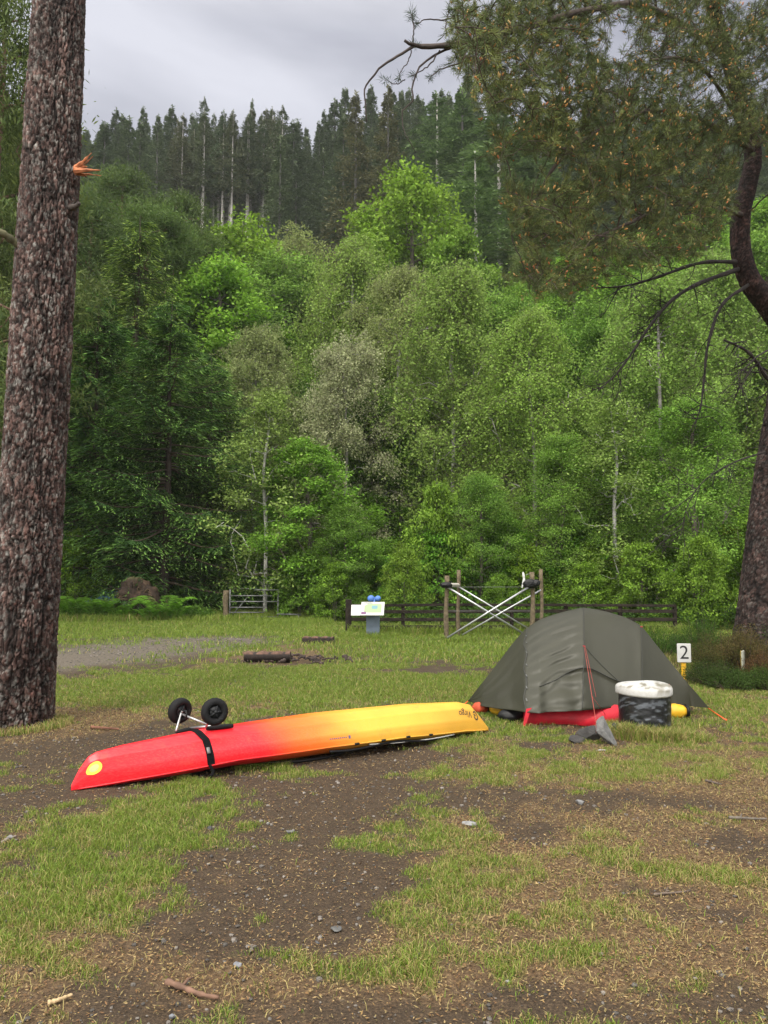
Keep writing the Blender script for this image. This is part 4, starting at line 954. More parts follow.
def birch(seed, H=10, rad=1.9, nt=520, strands=7, slen=.8, cola=(.14,.23,.045), colb=(.27,.38,.085), leaf=.074, lo=1.2, pale=.15, per=13, lobes=38):
    r = np.random.default_rng(seed); z = np.linspace(-.3, H*.96, 16)
    wx = .04*H*(fbm(z*.25+seed, z*0, 3, 3)-.5)*np.linspace(0,1.8,16); path = np.stack([wx, wx*.5, z], 1)
    T, lob = crown_targets(nt, H, lo, rad, lobes, r, flat=1.25)
    g = Grow([(path, -1)]).run(T, .12, .45, .10, .9, r).radii(.0065, 2.35); trunk = MB(); cb = np.array([.42,.40,.37])*(1-pale)*.5+np.array([.42,.40,.37])*pale
    g.draw(trunk, .03, .007, 7, cb)
    tips = g.P[g.tips]; ns = len(tips)*strands; idx = np.repeat(np.arange(len(tips)), strands)
    s0 = tips[idx]+r.normal(size=(ns,3))*.14; dh = r.normal(size=(ns,3)); dh[:,2] = 0; dh = dh*.28; L = slen*(.3+.9*r.random(ns))
    u = np.tile(np.linspace(.05,1,per), ns); si = np.repeat(np.arange(ns), per); n = len(u)
    p = s0[si]+dh[si]*(u**.7)[:,None]*L[si][:,None]*2+np.stack([0*u, 0*u, -(u**1.5)*L[si]], 1)+r.normal(size=(n,3))*.035
    d = r.normal(size=(n,3))*.7+[0,0,-.8]; nr = r.normal(size=(n,3))*.8+[0,0,.8]+dh[si]
    t = np.clip(.5+.22*r.normal(size=(n,1)), 0, 1); tipt = (1+.45*(r.random(len(tips))-.5))[idx][si][:,None]
    c = (np.array(cola)*(1-t)+np.array(colb)*t)*tipt*(.8+.4*r.random((n,1))); sz = leaf*(.7+.6*r.random(n))
    crown = MB(); leaves(crown, p, d, nr, sz, sz*.7, c)
    edges(trunk, s0, s0+dh*L[:,None]*1.2+np.stack([0*L,0*L,-L*.45], 1), np.full(ns,.004), np.full(ns,.002), 3, (.09,.06,.05))
    return trunk.mesh('trunk', M['bark']), crown.mesh('crown', M['leaf'])
def spruce(seed, H=10, R0=.28, lo=.25, gap=.40, nb=7, twl=.16, dens=1.0, cola=(.035,.085,.025), colb=(.10,.20,.05), tipc=(.26,.44,.10)):
    r = np.random.default_rng(seed); trunk = MB(); crown = MB()
    zt = np.linspace(-.3, H, 12); tube(trunk, np.stack([.02*np.sin(zt), .02*np.cos(zt*.7), zt], 1), np.interp(zt, [-.3,H], [.014*H,.01]), 9, (.05,.035,.028))
    z = lo
    while z < H-.15:
        f = (z-lo)/(H-lo); Lw = R0*H*(1-f)**.75*(.75+.3*min(1, f*6))+.12
        for b in range(nb):
            az = r.random()*2*np.pi; L = Lw*(.65+.5*r.random()); zz = z+(r.random()-.5)*gap; nstep = max(4, int(L/.085*dens))
            u = np.linspace(.12,1,nstep); dirh = np.array([math.cos(az), math.sin(az), 0]); sd = np.array([-dirh[1], dirh[0], 0]); dr_ = .42*(1-f*.7)+.1*r.normal()
            pos = dirh*(u*L)[:,None]+np.array([0,0,1.])*(zz-dr_*L*u**1.2+.22*L*u**3.2+.05)[:,None]
            if L > .35: tube(trunk, np.vstack([[0,0,zz+.02], pos[::max(1,nstep//5)], pos[-1]]), np.linspace(.022*L**.6, .005, 1+len(pos[::max(1,nstep//5)])+1), 4, (.10,.07,.05), cap=False)
            k = 9; tl = (twl+.30*L*np.sin(np.pi*np.clip(u*.85+.08,0,1))**.8*(1-.25*f))
            for sg in (-1,1):
                w = np.linspace(.08,1,k)[None]; tl2 = (tl*(.7+.5*r.random(nstep)))[:,None]*w
                fw = .55+.25*r.random((nstep,1)); hg = .22+.5*r.random((nstep,1))
                q = pos[:,None]+(sd*sg)[None,None]*tl2[...,None]*.8+dirh[None,None]*(tl2*fw)[...,None]-np.array([0,0,1.])*(tl2*hg*(.5+w))[...,None]
                q = q.reshape(-1,3)+r.normal(size=(nstep*k,3))*.018; n = len(q)
                dd = np.tile(sd*sg*.75+dirh*.7+np.array([0,0,-.38]), (n,1))+r.normal(size=(n,3))*.22; nr = np.tile([0,0,1.], (n,1))+r.normal(size=(n,3))*.35
                tip = (np.tile(w, (nstep,1)) > .65).reshape(-1,1)*(r.random((n,1)) < .75); t = r.random((n,1))
                out = np.repeat(u, k)[:,None]; base = np.array(cola)*(1-t)+np.array(colb)*t; c = np.where(tip, np.array(tipc)*(.7+.5*r.random((n,1))), base)
                leaves(crown, q, dd, nr, .12+.07*r.random(n), .026+.010*r.random(n), c)
        z += gap*(.8+.4*r.random())*(1 if f < .8 else .7)
    return trunk.mesh('trunk', M['bark']), crown.mesh('crown', M['needle'])
def hill_conifer(seed, H=20, bare=.40, R0=.165, cola=(.05,.075,.04), colb=(.13,.17,.085), grey=.25):
    r = np.random.default_rng(seed); trunk = MB(); crown = MB(); zt = np.linspace(-1, H, 8)
    tube(trunk, np.stack([0*zt, 0*zt, zt], 1), np.interp(zt, [-1,H], [.21,.03]), 7, (grey*1.05,grey,grey*.93))
    z = H*bare*.45; 
    while z < H-.3:
        f = (z-H*bare)/(H*(1-bare)); live = f > 0
        Lw = (R0*H*(1-max(f,0))**1.0*(.7+.3*min(1,max(f,0)*4))+.10) if live else 1.1
        for b in range(6 if live else 3):
            az = r.random()*2*np.pi; L = Lw*(.6+.6*r.random()); d = np.array([math.cos(az), math.sin(az), 0]); zz = z+(r.random()-.5)*.6
            if not live:
                edges(trunk, np.array([[0,0,zz]]), np.array([d*L+[0,0,zz-.25*L]]), np.array([.03]), np.array([.01]), 3, (.14,.13,.12))
                if r.random() < .6: continue
            k = (34 if live else 3); u = .12+.88*r.random(k)**.8; sd = np.array([-d[1], d[0], 0]); lat = (r.random(k)-.5)*L*.75*(1.15-u)
            q = d*(u*L)[:,None]+sd*lat[:,None]+np.array([0,0,1.])*(zz-.30*L*u+.16*L*u**2.5+r.normal(size=k)*.10)[:,None]
            dd = d*.8+sd*np.sign(lat)[:,None]*.5+np.array([0,0,-.15])+r.normal(size=(k,3))*.4; nr = np.array([0,0,1.])+r.normal(size=(k,3))*.5
            t = r.random((k,1)); c = (np.array(cola)*(1-t)+np.array(colb)*t)*(1.0 if live else .8); zs_ = (1-.55*max(f,0)); leaves(crown, q, dd, nr, (.34+.22*r.random(k))*zs_, (.12+.06*r.random(k))*zs_, c)
        z += .42 if live else .8
    n = 30; q = np.stack([r.normal(size=n)*.07, r.normal(size=n)*.07, H-1.2*r.random(n)], 1); leaves(crown, q, r.normal(size=(n,3))*.5+[0,0,.8], r.normal(size=(n,3)), .3, .08, colb)
    return trunk.mesh('trunk', M['bark']), crown.mesh('crown', M['needle'])
def bush(seed, H=10, **k): # broad from the ground
    return broadleaf(seed, H, lo=.4, rad=k.pop('rad', 4.4), lobes=44, stems=3, **k)

G1, G2 = (.10,.21,.025), (.22,.38,.05)
KIND = {
 'ash':   [broadleaf(s, cola=G1, colb=G2) for s in (1,2,3)],
 'fine':  [broadleaf(s, leaf=.095, per=70, sig=.24, cola=(.10,.20,.032), colb=(.21,.34,.06), nt=640) for s in (11,12)],
 'lime':  [broadleaf(s, leaf=.15, per=34, sig=.22, cola=(.13,.24,.02), colb=(.25,.38,.05), rad=2.9) for s in (21,)],
 'birch': [birch(s) for s in (31,32,33)],
 'grey':  [birch(s, cola=(.18,.24,.08), colb=(.31,.36,.14), rad=2.3, slen=.6, strands=8) for s in (41,)],
 'pale':  [birch(s, cola=(.22,.27,.11), colb=(.44,.45,.27), rad=2.3, slen=.5, strands=8, per=9, leaf=.08) for s in (45,)],
 'bush':  [bush(s, cola=(.095,.18,.022), colb=(.20,.32,.045), leaf=.30, per=22, sig=.36, nt=560) for s in (51,52)],
 'thin':  [broadleaf(s, leaf=.125, per=26, nt=420, rad=2.0, lo=1.0, cola=(.12,.19,.035), colb=(.27,.36,.10), barkc=(.42,.41,.38), sig=.25, tr=.008) for s in (55,)],
 'spruce':[spruce(s) for s in (61,62)],
 'scrub_pine': [broadleaf(s, leaf=.12, wid=.22, per=110, sig=.2, nt=420, lo=2.2, rad=2.0, cola=(.07,.11,.035), colb=(.15,.19,.055), barkc=(.17,.10,.07), tone=.3) for s in (71,72)],
 'hill':  [hill_conifer(s, bare=b, grey=g) for s, b, g in ((81,.50,.36),(82,.10,.07),(83,.56,.40),(84,.06,.07),(85,.16,.08),(86,.03,.06))],
}
HREF = dict(hill=20.)
NAMES = dict(ash='broadleaf_tree', fine='broadleaf_tree', lime='broadleaf_tree', birch='birch_tree', grey='birch_tree', pale='birch_tree', bush='leafy_bush', thin='young_tree', spruce='spruce_tree', scrub_pine='pine_tree', hill='conifer_tree')
CATS = dict(bush='bush', thin='tree')
cnt = {}
def plant(kind, x, y, h, label, group, wide=1.0, tint=(1,1,1), rz=None, var=None):
    i = cnt.get(kind, 0); cnt[kind] = i+1; vs = KIND[kind]; tr_, cr_ = vs[(i if var is None else var) % len(vs)]
    s = h/HREF.get(kind, 10.)
    e = bpy.data.objects.new(NAMES[kind], None); COL.objects.link(e); e.location = (x, y, float(terrain(x, y))-.1)
    e.scale = (s*wide, s*wide, s); e.rotation_euler.z = rng.random()*6.28 if rz is None else rz; e.empty_display_size = .3
    tag(e, label, CATS.get(kind, 'tree'), group)
    for nm, me in (('trunk', tr_), ('crown', cr_)):
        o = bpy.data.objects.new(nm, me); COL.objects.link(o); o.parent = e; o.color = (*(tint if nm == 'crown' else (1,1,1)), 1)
    return e
def plant_px(kind, px, pytop, Yd, label, group, **k):
    p = P(px, pytop, Yd); h = p[2]-float(terrain(p[0], Yd))
    return plant(kind, p[0], Yd, max(h, .8), label, group, **k)

WOOD = 'trees of the mixed wood on the slope'; FRONT = 'trees along the front edge of the wood'; BUSHES = 'bushes at the foot of the wood'
T = [ # kind, px, top py, distance, label, group, width, tint
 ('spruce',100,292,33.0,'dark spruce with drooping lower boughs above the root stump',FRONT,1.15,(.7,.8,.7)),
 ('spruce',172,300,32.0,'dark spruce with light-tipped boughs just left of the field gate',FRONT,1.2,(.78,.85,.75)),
 ('spruce',212,352,34.5,'smaller dark spruce with boughs hanging over the field gate',FRONT,1.2,(1,1,.9)),
 ('spruce',52,240,35.0,'dark spruce half hidden behind the big left pine trunk',FRONT,1.0,(1,1,1)),
 ('spruce',140,215,39,'tall olive spruce rising behind the dark front spruces',FRONT,.95,(1.2,1.0,.85)),
 ('scrub_pine',5,-30,24,'tall dark pine at the left edge behind the big trunk',FRONT,.8,(1,1,1)),
 ('scrub_pine',-40,60,30,'dark pine at the far left edge of the wood',FRONT,1,(1,1,1)),
 ('scrub_pine',26,120,38,'slender pine crown showing left of the big pine trunk',FRONT,.8,(1.3,1.2,1)),
 ('scrub_pine',92,195,46,'greyish green pine to the right of the broken orange branch',WOOD,1.2,(.75,.85,.85)),
 ('scrub_pine',150,200,50,'bushy green pine with bluish needles left of the bare grey trunks',WOOD,1.3,(.8,.95,.8)),
 ('scrub_pine',200,225,54,'rounded pine below the bare grey trunks of the hill stand',WOOD,1,(.85,.95,.8)),
 ('scrub_pine',125,168,66,'dark green pine high above the left pines',WOOD,1.2,(.8,.9,.8)),
 ('scrub_pine',182,192,68,'dark pine at the foot of the hill stand left of the yellow-green tree',WOOD,1.2,(.8,.9,.8)),
 ('lime',240,222,60,'vivid yellow-green round tree below the bare grey trunks',WOOD,1.1,(1,1,1)),
 ('ash',215,262,50,'bright green broadleaf tree in front of the yellow-green one',WOOD,1.25,(1.15,1.15,1)),
 ('fine',285,255,56,'fine-leaved broadleaf tree right of the yellow-green tree',WOOD,1.3,(1,1,1)),
 ('grey',256,322,42,'rounded grey-green willow-like tree above the young tree',WOOD,1.1,(1,1,1)),
 ('grey',300,232,62,'soft grey-green tree just below the dark hill conifers',WOOD,1.2,(1,1,.9)),
 ('birch',350,238,48,'tall weeping birch with grey-green crown in the centre of the wood',FRONT,1.15,(1.05,1.05,1)),
 ('pale',345,332,37,'whitish blossoming tree in the middle of the wood',FRONT,1.1,(1,1,1)),
 ('lime',412,172,60,'bright lime-green spreading tree against the dark tall spruces',WOOD,1.15,(.95,.95,1)),
 ('lime',455,230,56,'lime-green tree under the hanging pine foliage',WOOD,1,(.8,.85,1)),
 ('grey',400,262,44,'grey-green birch crown right of the whitish tree',WOOD,1.1,(1,1,.9)),
 ('birch',450,262,37,'large pale weeping birch behind the crossed silver poles',FRONT,1.25,(1.05,1.05,1.05)),
 ('birch',530,305,33,'slender leafy birch rising directly behind the tent peak',FRONT,1.3,(1.1,1.15,1)),
 ('fine',490,290,42,'fine-leaved green tree between the pale birches',WOOD,1.1,(1,1,1)),
 ('fine',595,300,40,'fine-leaved green tree beneath the drooping dead pine branch',WOOD,1.2,(1,1.05,1)),
 ('birch',655,265,34,'tall birch with white trunk to the right behind the number board',FRONT,1.25,(1.0,1.08,1)),
 ('ash',575,255,52,'green broadleaf tree high behind the tent',WOOD,1.2,(1,1,1)),
 ('ash',635,235,56,'green broadleaf tree seen below the pine foliage',WOOD,1.2,(1.05,1.05,1)),
 ('birch',715,250,38,'grey-green birch left of the curved pine stem',FRONT,1.2,(1,1.05,1.05)),
 ('ash',700,215,58,'broadleaf tree high on the slope beside the curved pine stem',WOOD,1.2,(1,1,1)),
 ('fine',765,230,44,'fine-leaved tree behind the right pine trunk',FRONT,1.2,(1,1,1)),
 ('birch',815,250,36,'birch right of the right-hand pine trunk',FRONT,1.2,(1,1,1)),
 ('ash',870,220,40,'broadleaf tree beyond the right edge of the wood',FRONT,1.2,(1,1,1)),
 ('ash',765,200,62,'broadleaf tree far up the slope at the right edge',WOOD,1.2,(1,1,1)),
 ('thin',268,385,31.2,'slim young tree with pale stem right behind the field gate',FRONT,1.15,(1.1,1.1,1.1)),
 ('thin',225,400,36,'young leafy tree between the spruces and the field gate',FRONT,1.1,(.9,.95,.9)),
 ('ash',310,440,31,'round-leaved low tree to the right of the young pale-stemmed tree',FRONT,1.5,(.95,1,.95)),
 ('fine',345,500,29.5,'low leafy tree left of the information board',FRONT,1.3,(.95,1,.9)),
 ('fine',385,395,42,'shaded tree in the dark gap above the information board',WOOD,1.3,(.6,.62,.6)),  # shade of the gap painted into the leaf tint, next tree too
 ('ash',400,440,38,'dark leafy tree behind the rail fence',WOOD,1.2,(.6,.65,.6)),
 ('fine',320,380,45,'muted green tree left of the whitish blossoming tree',WOOD,1.2,(.8,.9,.8)),
 ('bush',437,482,27.5,'bright fresh-green bush behind the crossed poles',BUSHES,.62,(1.1,1.1,1)),
 ('bush',405,548,25.5,'low bright bush behind the left posts of the frame',BUSHES,.8,(1.1,1.05,1)),
 ('fine',480,470,28,'mid-green small tree above the crossed poles',FRONT,1.2,(.95,1,.95)),
 ('fine',560,430,27.5,'small fine-leaved tree behind the left shoulder of the tent',FRONT,1.2,(1,1.02,.95)),
 ('thin',612,400,27,'loose slender tree behind the right shoulder of the tent',FRONT,1.3,(.95,1,.9)),
 ('fine',690,395,27,'leafy tree behind the number board',FRONT,1.3,(1,1.05,.95)),
 ('bush',640,540,24.5,'low green bush behind the right slope of the tent',BUSHES,.9,(1,1,.9)),
 ('bush',700,535,23,'dense green bush left of the right pine trunk',BUSHES,.8,(1,1,.9)),
 ('bush',585,560,24.5,'low green bush just behind the fence beside the tent',BUSHES,1.0,(.95,.97,.85)),
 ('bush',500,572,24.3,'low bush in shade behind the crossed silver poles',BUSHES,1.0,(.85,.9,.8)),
 ('bush',765,500,24,'green bush behind the right pine trunk',BUSHES,.8,(.95,1,.85)),
 ('bush',840,480,24,'green bush beyond the right edge',BUSHES,.8,(.95,1,.85)),
 ('bush',335,560,28.3,'leafy bush filling the corner beside the fence end post',BUSHES,.9,(.9,.95,.8)),
 ('bush',300,548,30.2,'leafy bush to the right of the field gate',BUSHES,.9,(.9,1,.95)),
 ('bush',78,528,31.3,'light green bush beside the left pine trunk',BUSHES,.8,(1.15,1.15,1)),
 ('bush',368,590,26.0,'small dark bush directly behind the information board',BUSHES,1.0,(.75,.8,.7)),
 ('bush',20,560,31,'dark green bush left of the big pine trunk',BUSHES,1.0,(.85,.9,.8)),
 ('hill',498,92,78,'tall full dark spruce under the hanging pine branch',WOOD,1.7,(1.3,1.5,1.0)),
 ('hill',462,88,84,'tall dark spruce with pointed top above the lime-green tree',WOOD,1.8,(1.25,1.45,1.0)),
 ('hill',437,92,88,'dark spruce just left of the tallest pointed spruce',WOOD,1.6,(1.2,1.4,1.0)),
 ('hill',388,84,92,'thin-crowned pine standing out against the sky left of centre spruces',WOOD,1.2,(1.3,1.0,.9)),
 ('hill',356,90,96,'thin-topped brownish conifer on the skyline beside the sky gap',WOOD,1.2,(1.3,1.0,.9)),
 ('hill',520,130,76,'dark spruce half hidden by the hanging pine foliage',WOOD,1.8,(1.3,1.45,1.0)),
 ('hill',475,150,70,'spruce with green lower boughs behind the lime-green tree',WOOD,1.7,(1.35,1.6,1.0)),
 ('hill',540,120,80,'dark spruce seen through gaps of the pine foliage',WOOD,1.8,(1.3,1.45,1.0)),
]
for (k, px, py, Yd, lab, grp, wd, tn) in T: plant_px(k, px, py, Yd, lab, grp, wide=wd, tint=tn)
# low filler at the foot and along the wood
r_ = np.random.default_rng(5)
for i in range(34):
    x = -17+34*r_.random(); ys = float(31-6*sst(-5,3,x)); y = ys+1.6+2.5*r_.random()
    if x > -1: y = max(y, 23.4)
    plant('bush', x, y, 1.6+1.8*r_.random(), 'low leafy undergrowth bush at the foot of the wood', 'undergrowth bushes', 1.0, (.75+.4*r_.random(),.85+.3*r_.random(),.8), None)
for i in range(85):
    y = 38+50*r_.random()**.9; x = (r_.random()*2-1)*(y*.56+2); k = ('ash','fine','birch','ash','grey','scrub_pine','fine')[r_.integers(0,7)]
    if x < -8 and y < 72 and x < -.235*y: k = 'scrub_pine' if r_.random() < .6 else 'spruce'
    plant(k, x, y, 7.5+5*r_.random(), {'ash':'green broadleaf tree massed in the mixed wood on the slope','fine':'fine-leaved tree massed in the mixed wood on the slope','birch':'grey-green birch massed in the mixed wood on the slope','grey':'pale grey-green tree massed in the mixed wood on the slope','scrub_pine':'dark green pine massed in the mixed wood on the slope','spruce':'dark spruce massed in the left of the wood'}[k], 'filling trees of the mixed wood', 1.15, (.85+.3*r_.random(),.9+.25*r_.random(),.9), None)
# conifer plantation on the hill: rows across the slope
for row, y in enumerate((100,106,112,119,126,132,137,142,147,153)):
    n = 34 if row < 5 else 46
    for i in range(n):
        x = (i+.5+.6*(r_.random()-.5))/n*150-75+row*1.3; yy = y+3.5*(r_.random()-.5)
        if abs(x) > yy*.52+4: continue
        if row < 3 and -42 < x < -14: # clearing that shows the bare trunks
            if row >= 0 and -31 < x < -16: continue
        front = -31 < x < -17 and row < 6
        v = r_.random()
        plant('hill', x, yy, (22 if not front else 23)+7.5*(r_.random()-.42), 'tall grey-green conifer in the plantation along the hilltop' if not front else 'tall conifer with bare grey lower trunk at the plantation edge', 'hill plantation conifers' if not front else 'bare-trunked conifers at the plantation edge',
              (1.15+.5*r_.random()) if not front else .85, (.85+.4*v,.9+.35*v,.9+.25*v), None, ((1,3,4,5)[r_.integers(0,4)]) if (not front or row > 4) else (0 if r_.random() < .5 else 2))
for i in range(30):
    x = -33+17.5*(i+.5)/30+.8*(r_.random()-.5); y = 112+13*r_.random()
    plant('hill', x, y, 23+4*r_.random()-(y-112)*.25, 'tall conifer with bare grey lower trunk at the plantation edge', 'bare-trunked conifers at the plantation edge', .8+.25*r_.random(), (.8+.3*r_.random(),.9,.85), None, (0,2)[i % 2])
# dense undergrowth (ground cover) below the trees
mb = MB(); n = 90000
x = -22+46*rng.random(n); ys = 31-6*sst(-5, 3, x); ys = np.where(x > -1.2, np.maximum(ys-2.6, 22.0), ys+.2); y = ys+(rng.random(n)**1.6)*22
hgt = .3+.9*fbm(x*.8, y*.8, 3, 91); z = terrain(x, y)+hgt*rng.random(n)**.7
d = rnd(n); d[:,2] = d[:,2]*.5-.2; t = rng.random((n,1))
leaves(mb, np.stack([x,y,z],1), d, np.tile([0,0,1.],(n,1))+rnd(n)*.7, .07+.07*rng.random(n), .05+.03*rng.random(n), (np.array([.03,.07,.012])*(1-t)+np.array([.075,.15,.025])*t))
o = mb.obj('undergrowth', M['leaf']); o.color = (1,1,1,1); tag(o, 'brambles and low green ground cover under the trees', 'undergrowth', None, 'stuff')
# ferns
def fern(x, y, h, lab, grp, nf=11, tint=(1,1,1)):
    mbf = MB(); z0 = 0
    for i in range(nf):
        az = i/nf*6.28+rng.random()*.5; L = h*(.8+.4*rng.random()); u = np.linspace(.08,1,26); d = np.array([math.cos(az), math.sin(az), 0.]); sd = np.array([-d[1], d[0], 0.])
        c_ = d*(u*L*.75)[:,None]+np.array([0,0,1.])*(L*(1.25*u-.75*u**2.4))[:,None]
        for sg in (-1,1):
            w = L*.26*np.sin(np.pi*np.clip(u*.92+.04,0,1))**.8
            leaves(mbf, c_, sd*sg+d*.5+np.array([0,0,-.15])+rnd(26)*.10, np.tile([0,0,1.],(26,1))-d*.5+rnd(26)*.15, w+.01, L*.038+.008, np.array([.10,.24,.03])*(.7+.6*rng.random((26,1))))
        tube(mbf, c_, np.linspace(.008,.002,26), 3, (.12,.18,.04), cap=False)
    o = mbf.obj('fern', M['leaf']); o.location = (x, y, float(terrain(x,y))); o.color = (*tint,1); tag(o, lab, 'fern', grp)
FG = 'ferns round the root stump'
for px, Yd, h, lab in ((163,29.6,.95,'big bright fern arching out on the right side of the root stump'),(148,29.4,.7,'bright fern in front of the root stump'),(128,29.5,.7,'fern at the left front of the root stump'),(176,29.9,.6,'small fern at the outer right beside the big bright fern'),
                       (118,29.8,.75,'fern beneath the pale pole left of the stump'),(95,29.9,.7,'fern below the blue tarpaulin'),(76,30.0,.8,'fern nearest the big pine trunk at the wood edge')):
    Yd = Yd-1.45; q = P(px, 610, Yd); fern(q[0], Yd, h*(.9+.9*rng.random()), lab, FG, 9, (1.5,1.35,1.2))

# ------------------------------------------------------------------ big left pine
def plated_trunk(path, rad, sides, rings, seed, cu, cv, lichen=.5, depth=.012, ext=None, flare=0):
    pts = spline(path, rings); u = np.linspace(0,1,rings); rr = np.interp(u, np.linspace(0,1,len(rad)), rad)
    T_, N_, B_ = frames(pts); a = np.arange(sides)/sides*2*np.pi
    A, Lh = np.meshgrid(a, np.concatenate([[0], np.cumsum(np.linalg.norm(np.diff(pts, axis=0), axis=1))]))
    per = cu; U = A/(2*np.pi)*per+0*A; V = Lh*cv
    wu = U+1.5*(fbm(U*.9, V*.9, 4, seed)-.5); wv = V+2.0*(fbm(U*.9+9, V*.9, 4, seed+1)-.5)
    d1, d2, idv = worley(wu, wv, per, seed); crack = sst(.0, .30, d2-d1+.22*(fbm(U*4, V*4, 3, seed+15)-.5))
    e1, e2, idf = worley(wu*2, wv*2.3, per*2, seed+2); crack2 = sst(.0, .2, e2-e1)
    g1_, g2_, _i = worley(wu/3+.3*(fbm(U, V*.6, 3, seed+30)-.5), wv*.16, per//3, seed+5); deep = sst(.0, .16, g2_-g1_)
    h = crack*(.65+.35*idv)+.25*crack2*(.5+.5*idf)+.9*(deep-1)+.7*(fbm(U*3, V*4, 4, seed+4)-.5)
    lob = 1+.05*np.sin(A*3+seed)*np.exp(-Lh*.9)+.035*np.sin(A*2+1+Lh*.3)+flare*np.exp(-Lh*2.2)*(1+.5*np.sin(A*5+seed))
    Rr = rr[:,None]*lob+depth*(h-.6)
    P3 = pts[:,None]+Rr[...,None]*(np.cos(A)[...,None]*N_[:,None]+np.sin(A)[...,None]*B_[:,None])
    base = np.array([.06,.035,.03])*(1-idv[...,None])+np.array([.18,.115,.10])*idv[...,None]
    red = sst(.6,.8,fbm(U*2, V*2, 3, seed+8))[...,None]; base = base*(1-.5*red)+np.array([.16,.06,.045])*.5*red
    li = sst(.50,.66,fbm(U*1.6+4, V*3.2, 5, seed+9)+.10*(lichen-.5)+.06*(idf-.5))[...,None]*crack[...,None]*lichen
    base = base*(1-li)+np.array([.30,.31,.29])*li
    dk = (1-crack)[...,None]; big = sst(.42,.62,fbm(U*.35+3, V*.5, 3, seed+20))[...,None]; c = base*(.55+.45*big)*(1-.82*dk)*(1-.35*(1-crack2)[...,None])*(1-.7*(1-deep)[...,None])
    c = c*(.45+1.1*fbm(U*5, V*7, 4, seed+12))[...,None]
    g = MB(); g.add(P3.reshape(-1,3), grid_faces(rings, sides, True), None, c.reshape(-1,3)); return g
lp = thing('scots_pine', 'huge leaning pine trunk with scaly grey-pink bark at the left edge', 'tree', (-3.83, 8.13, 0), 'pines framing the campsite')
pb = G(22,722); path = [pb+[-.08,0,-.25], pb+[-.05,0,.0], P(24,620,8.13), P(31,512,8.15), P(39,380,8.17), P(46,256,8.2), P(53,128,8.24), P(59.5,0,8.3), P(66,-130,8.36), P(72,-330,8.4), P(76,-620,8.45)]
rad = [.36,.345,.33,.32,.31,.30,.285,.265,.255,.22,.16]
g = plated_trunk(path, rad, 260, 1150, 5, 45, 8, .6, .024, flare=.08); wpart(g, 'trunk', M['bigbark'], lp, True)
# splintered orange stub and dead stubs
sp0 = P(78,168,8.05)
gm = MB()
for i, (dx, dy, L, w) in enumerate(((25,5,.22,.030),(16,3,.17,.034),(14,-15,.16,.030),(10,-10,.15,.034),(9,-2,.12,.04),(23,7,.20,.016),(6,-14,.12,.03),(7,6,.10,.04),(12,-16,.1,.014))):
    st = sp0+np.array([-.03, -.02+.012*i, -.05+.02*(i%5)]); e = sp0+np.array([dx/93., -.05+.015*i, -dy/93.])
    a = spline([st, (st+e)/2+rnd(1)[0]*.006, e], 7); tube(gm, a, np.linspace(w, .003, 7)*(1+.3*np.sin(np.arange(7)*3+i)), 5, np.array([.42,.15,.065])*(.45+.8*rng.random((7,1))))
o = wpart(gm, 'splintered_stub', M['bark'], lp); o['label'] = 'fresh orange splintered wood where a branch broke off'
def limb(pts, r0, r1, col, parent, nm='dead_branch', sides=8, n=22, m=None, wob=.15):
    q = spline(pts, n); gm = MB(); k = np.linspace(r0, r1, n)*(1+wob*np.sin(np.arange(n)*1.9+pts[0][0])); tube(gm, q, k, sides, np.asarray(col)*(.75+.5*rng.random((n,1)))); return wpart(gm, nm, m or M['bark'], parent, True)
a = P(70,208,8.1); limb([a, a+[.08,-.04,.00], a+[.13,-.06,.03]], .035, .018, (.05,.04,.035), lp)
a = P(25,248,8.1); limb([a, P(12,240,8.0), P(-2,232,7.9), P(-40,225,7.8), P(-90,190,7.7)], .05, .03, (.10,.095,.05), lp)
# crown of the left pine, high above the frame
r = np.random.default_rng(77); apex = spline(path, 20)[-1]; seeds = [(spline(path, 30)[20:], -1)]
Tt, _ = crown_targets(170, 4.2, .3, 2.9, 12, r); Tt = Tt+apex+[0,0,-1.6]
gw = Grow(seeds).run(Tt, .2, .5, .1, .3, r).radii(.012, 2.2); gm = MB(); gw.draw(gm, .03, .006, 7, (.22,.11,.07)); wpart(gm, 'branches', M['bark'], lp)
tips = gw.P[gw.tips]; n = len(tips)*130; ix = np.repeat(np.arange(len(tips)), 130); gm = MB(); dd = r.normal(size=(n,3)); dd[:,2] += .3
leaves(gm, tips[ix]+r.normal(size=(n,3))*.2, dd, r.normal(size=(n,3)), .10, .008, np.array([.04,.085,.035])*(.6+.9*r.random((n,1))))
o = wpart(gm, 'crown', M['needle'], lp); o.color = (1,1,1,1)

# ------------------------------------------------------------------ right pine with hanging foliage
rp = thing('scots_pine', 'twisted dark pine at the right edge whose foliage hangs across the top', 'tree', (5.95, 12.2, .3), 'pines framing the campsite')
bz = float(terrain(6.05,12.3)); YR = 12.2
low = [P(766,668,YR), P(766,640,YR), P(770,560,YR), P(777,480,YR), P(788,400,YR), P(792,350,YR), P(783,320,YR)]
low = [np.array(q) for q in low]
up = [P(784,322,YR), P(768,303,YR-.05), P(750,280,YR-.1), P(741,250,YR-.1), P(741,215,YR-.1), P(748,185,YR-.05), P(753,155,YR), P(745,120,YR), P(736,90,YR), P(726,50,YR-.2), P(712,0,YR-.5), P(700,-60,YR-.8)]
gm = plated_trunk(low, [.56,.46,.39,.35,.32,.26,.20], 150, 420, 15, 36, 11, .45, .016, flare=.15); [c.__imul__(.62) for c in gm.C]; wpart(gm, 'trunk', M['bigbark'], rp, True)
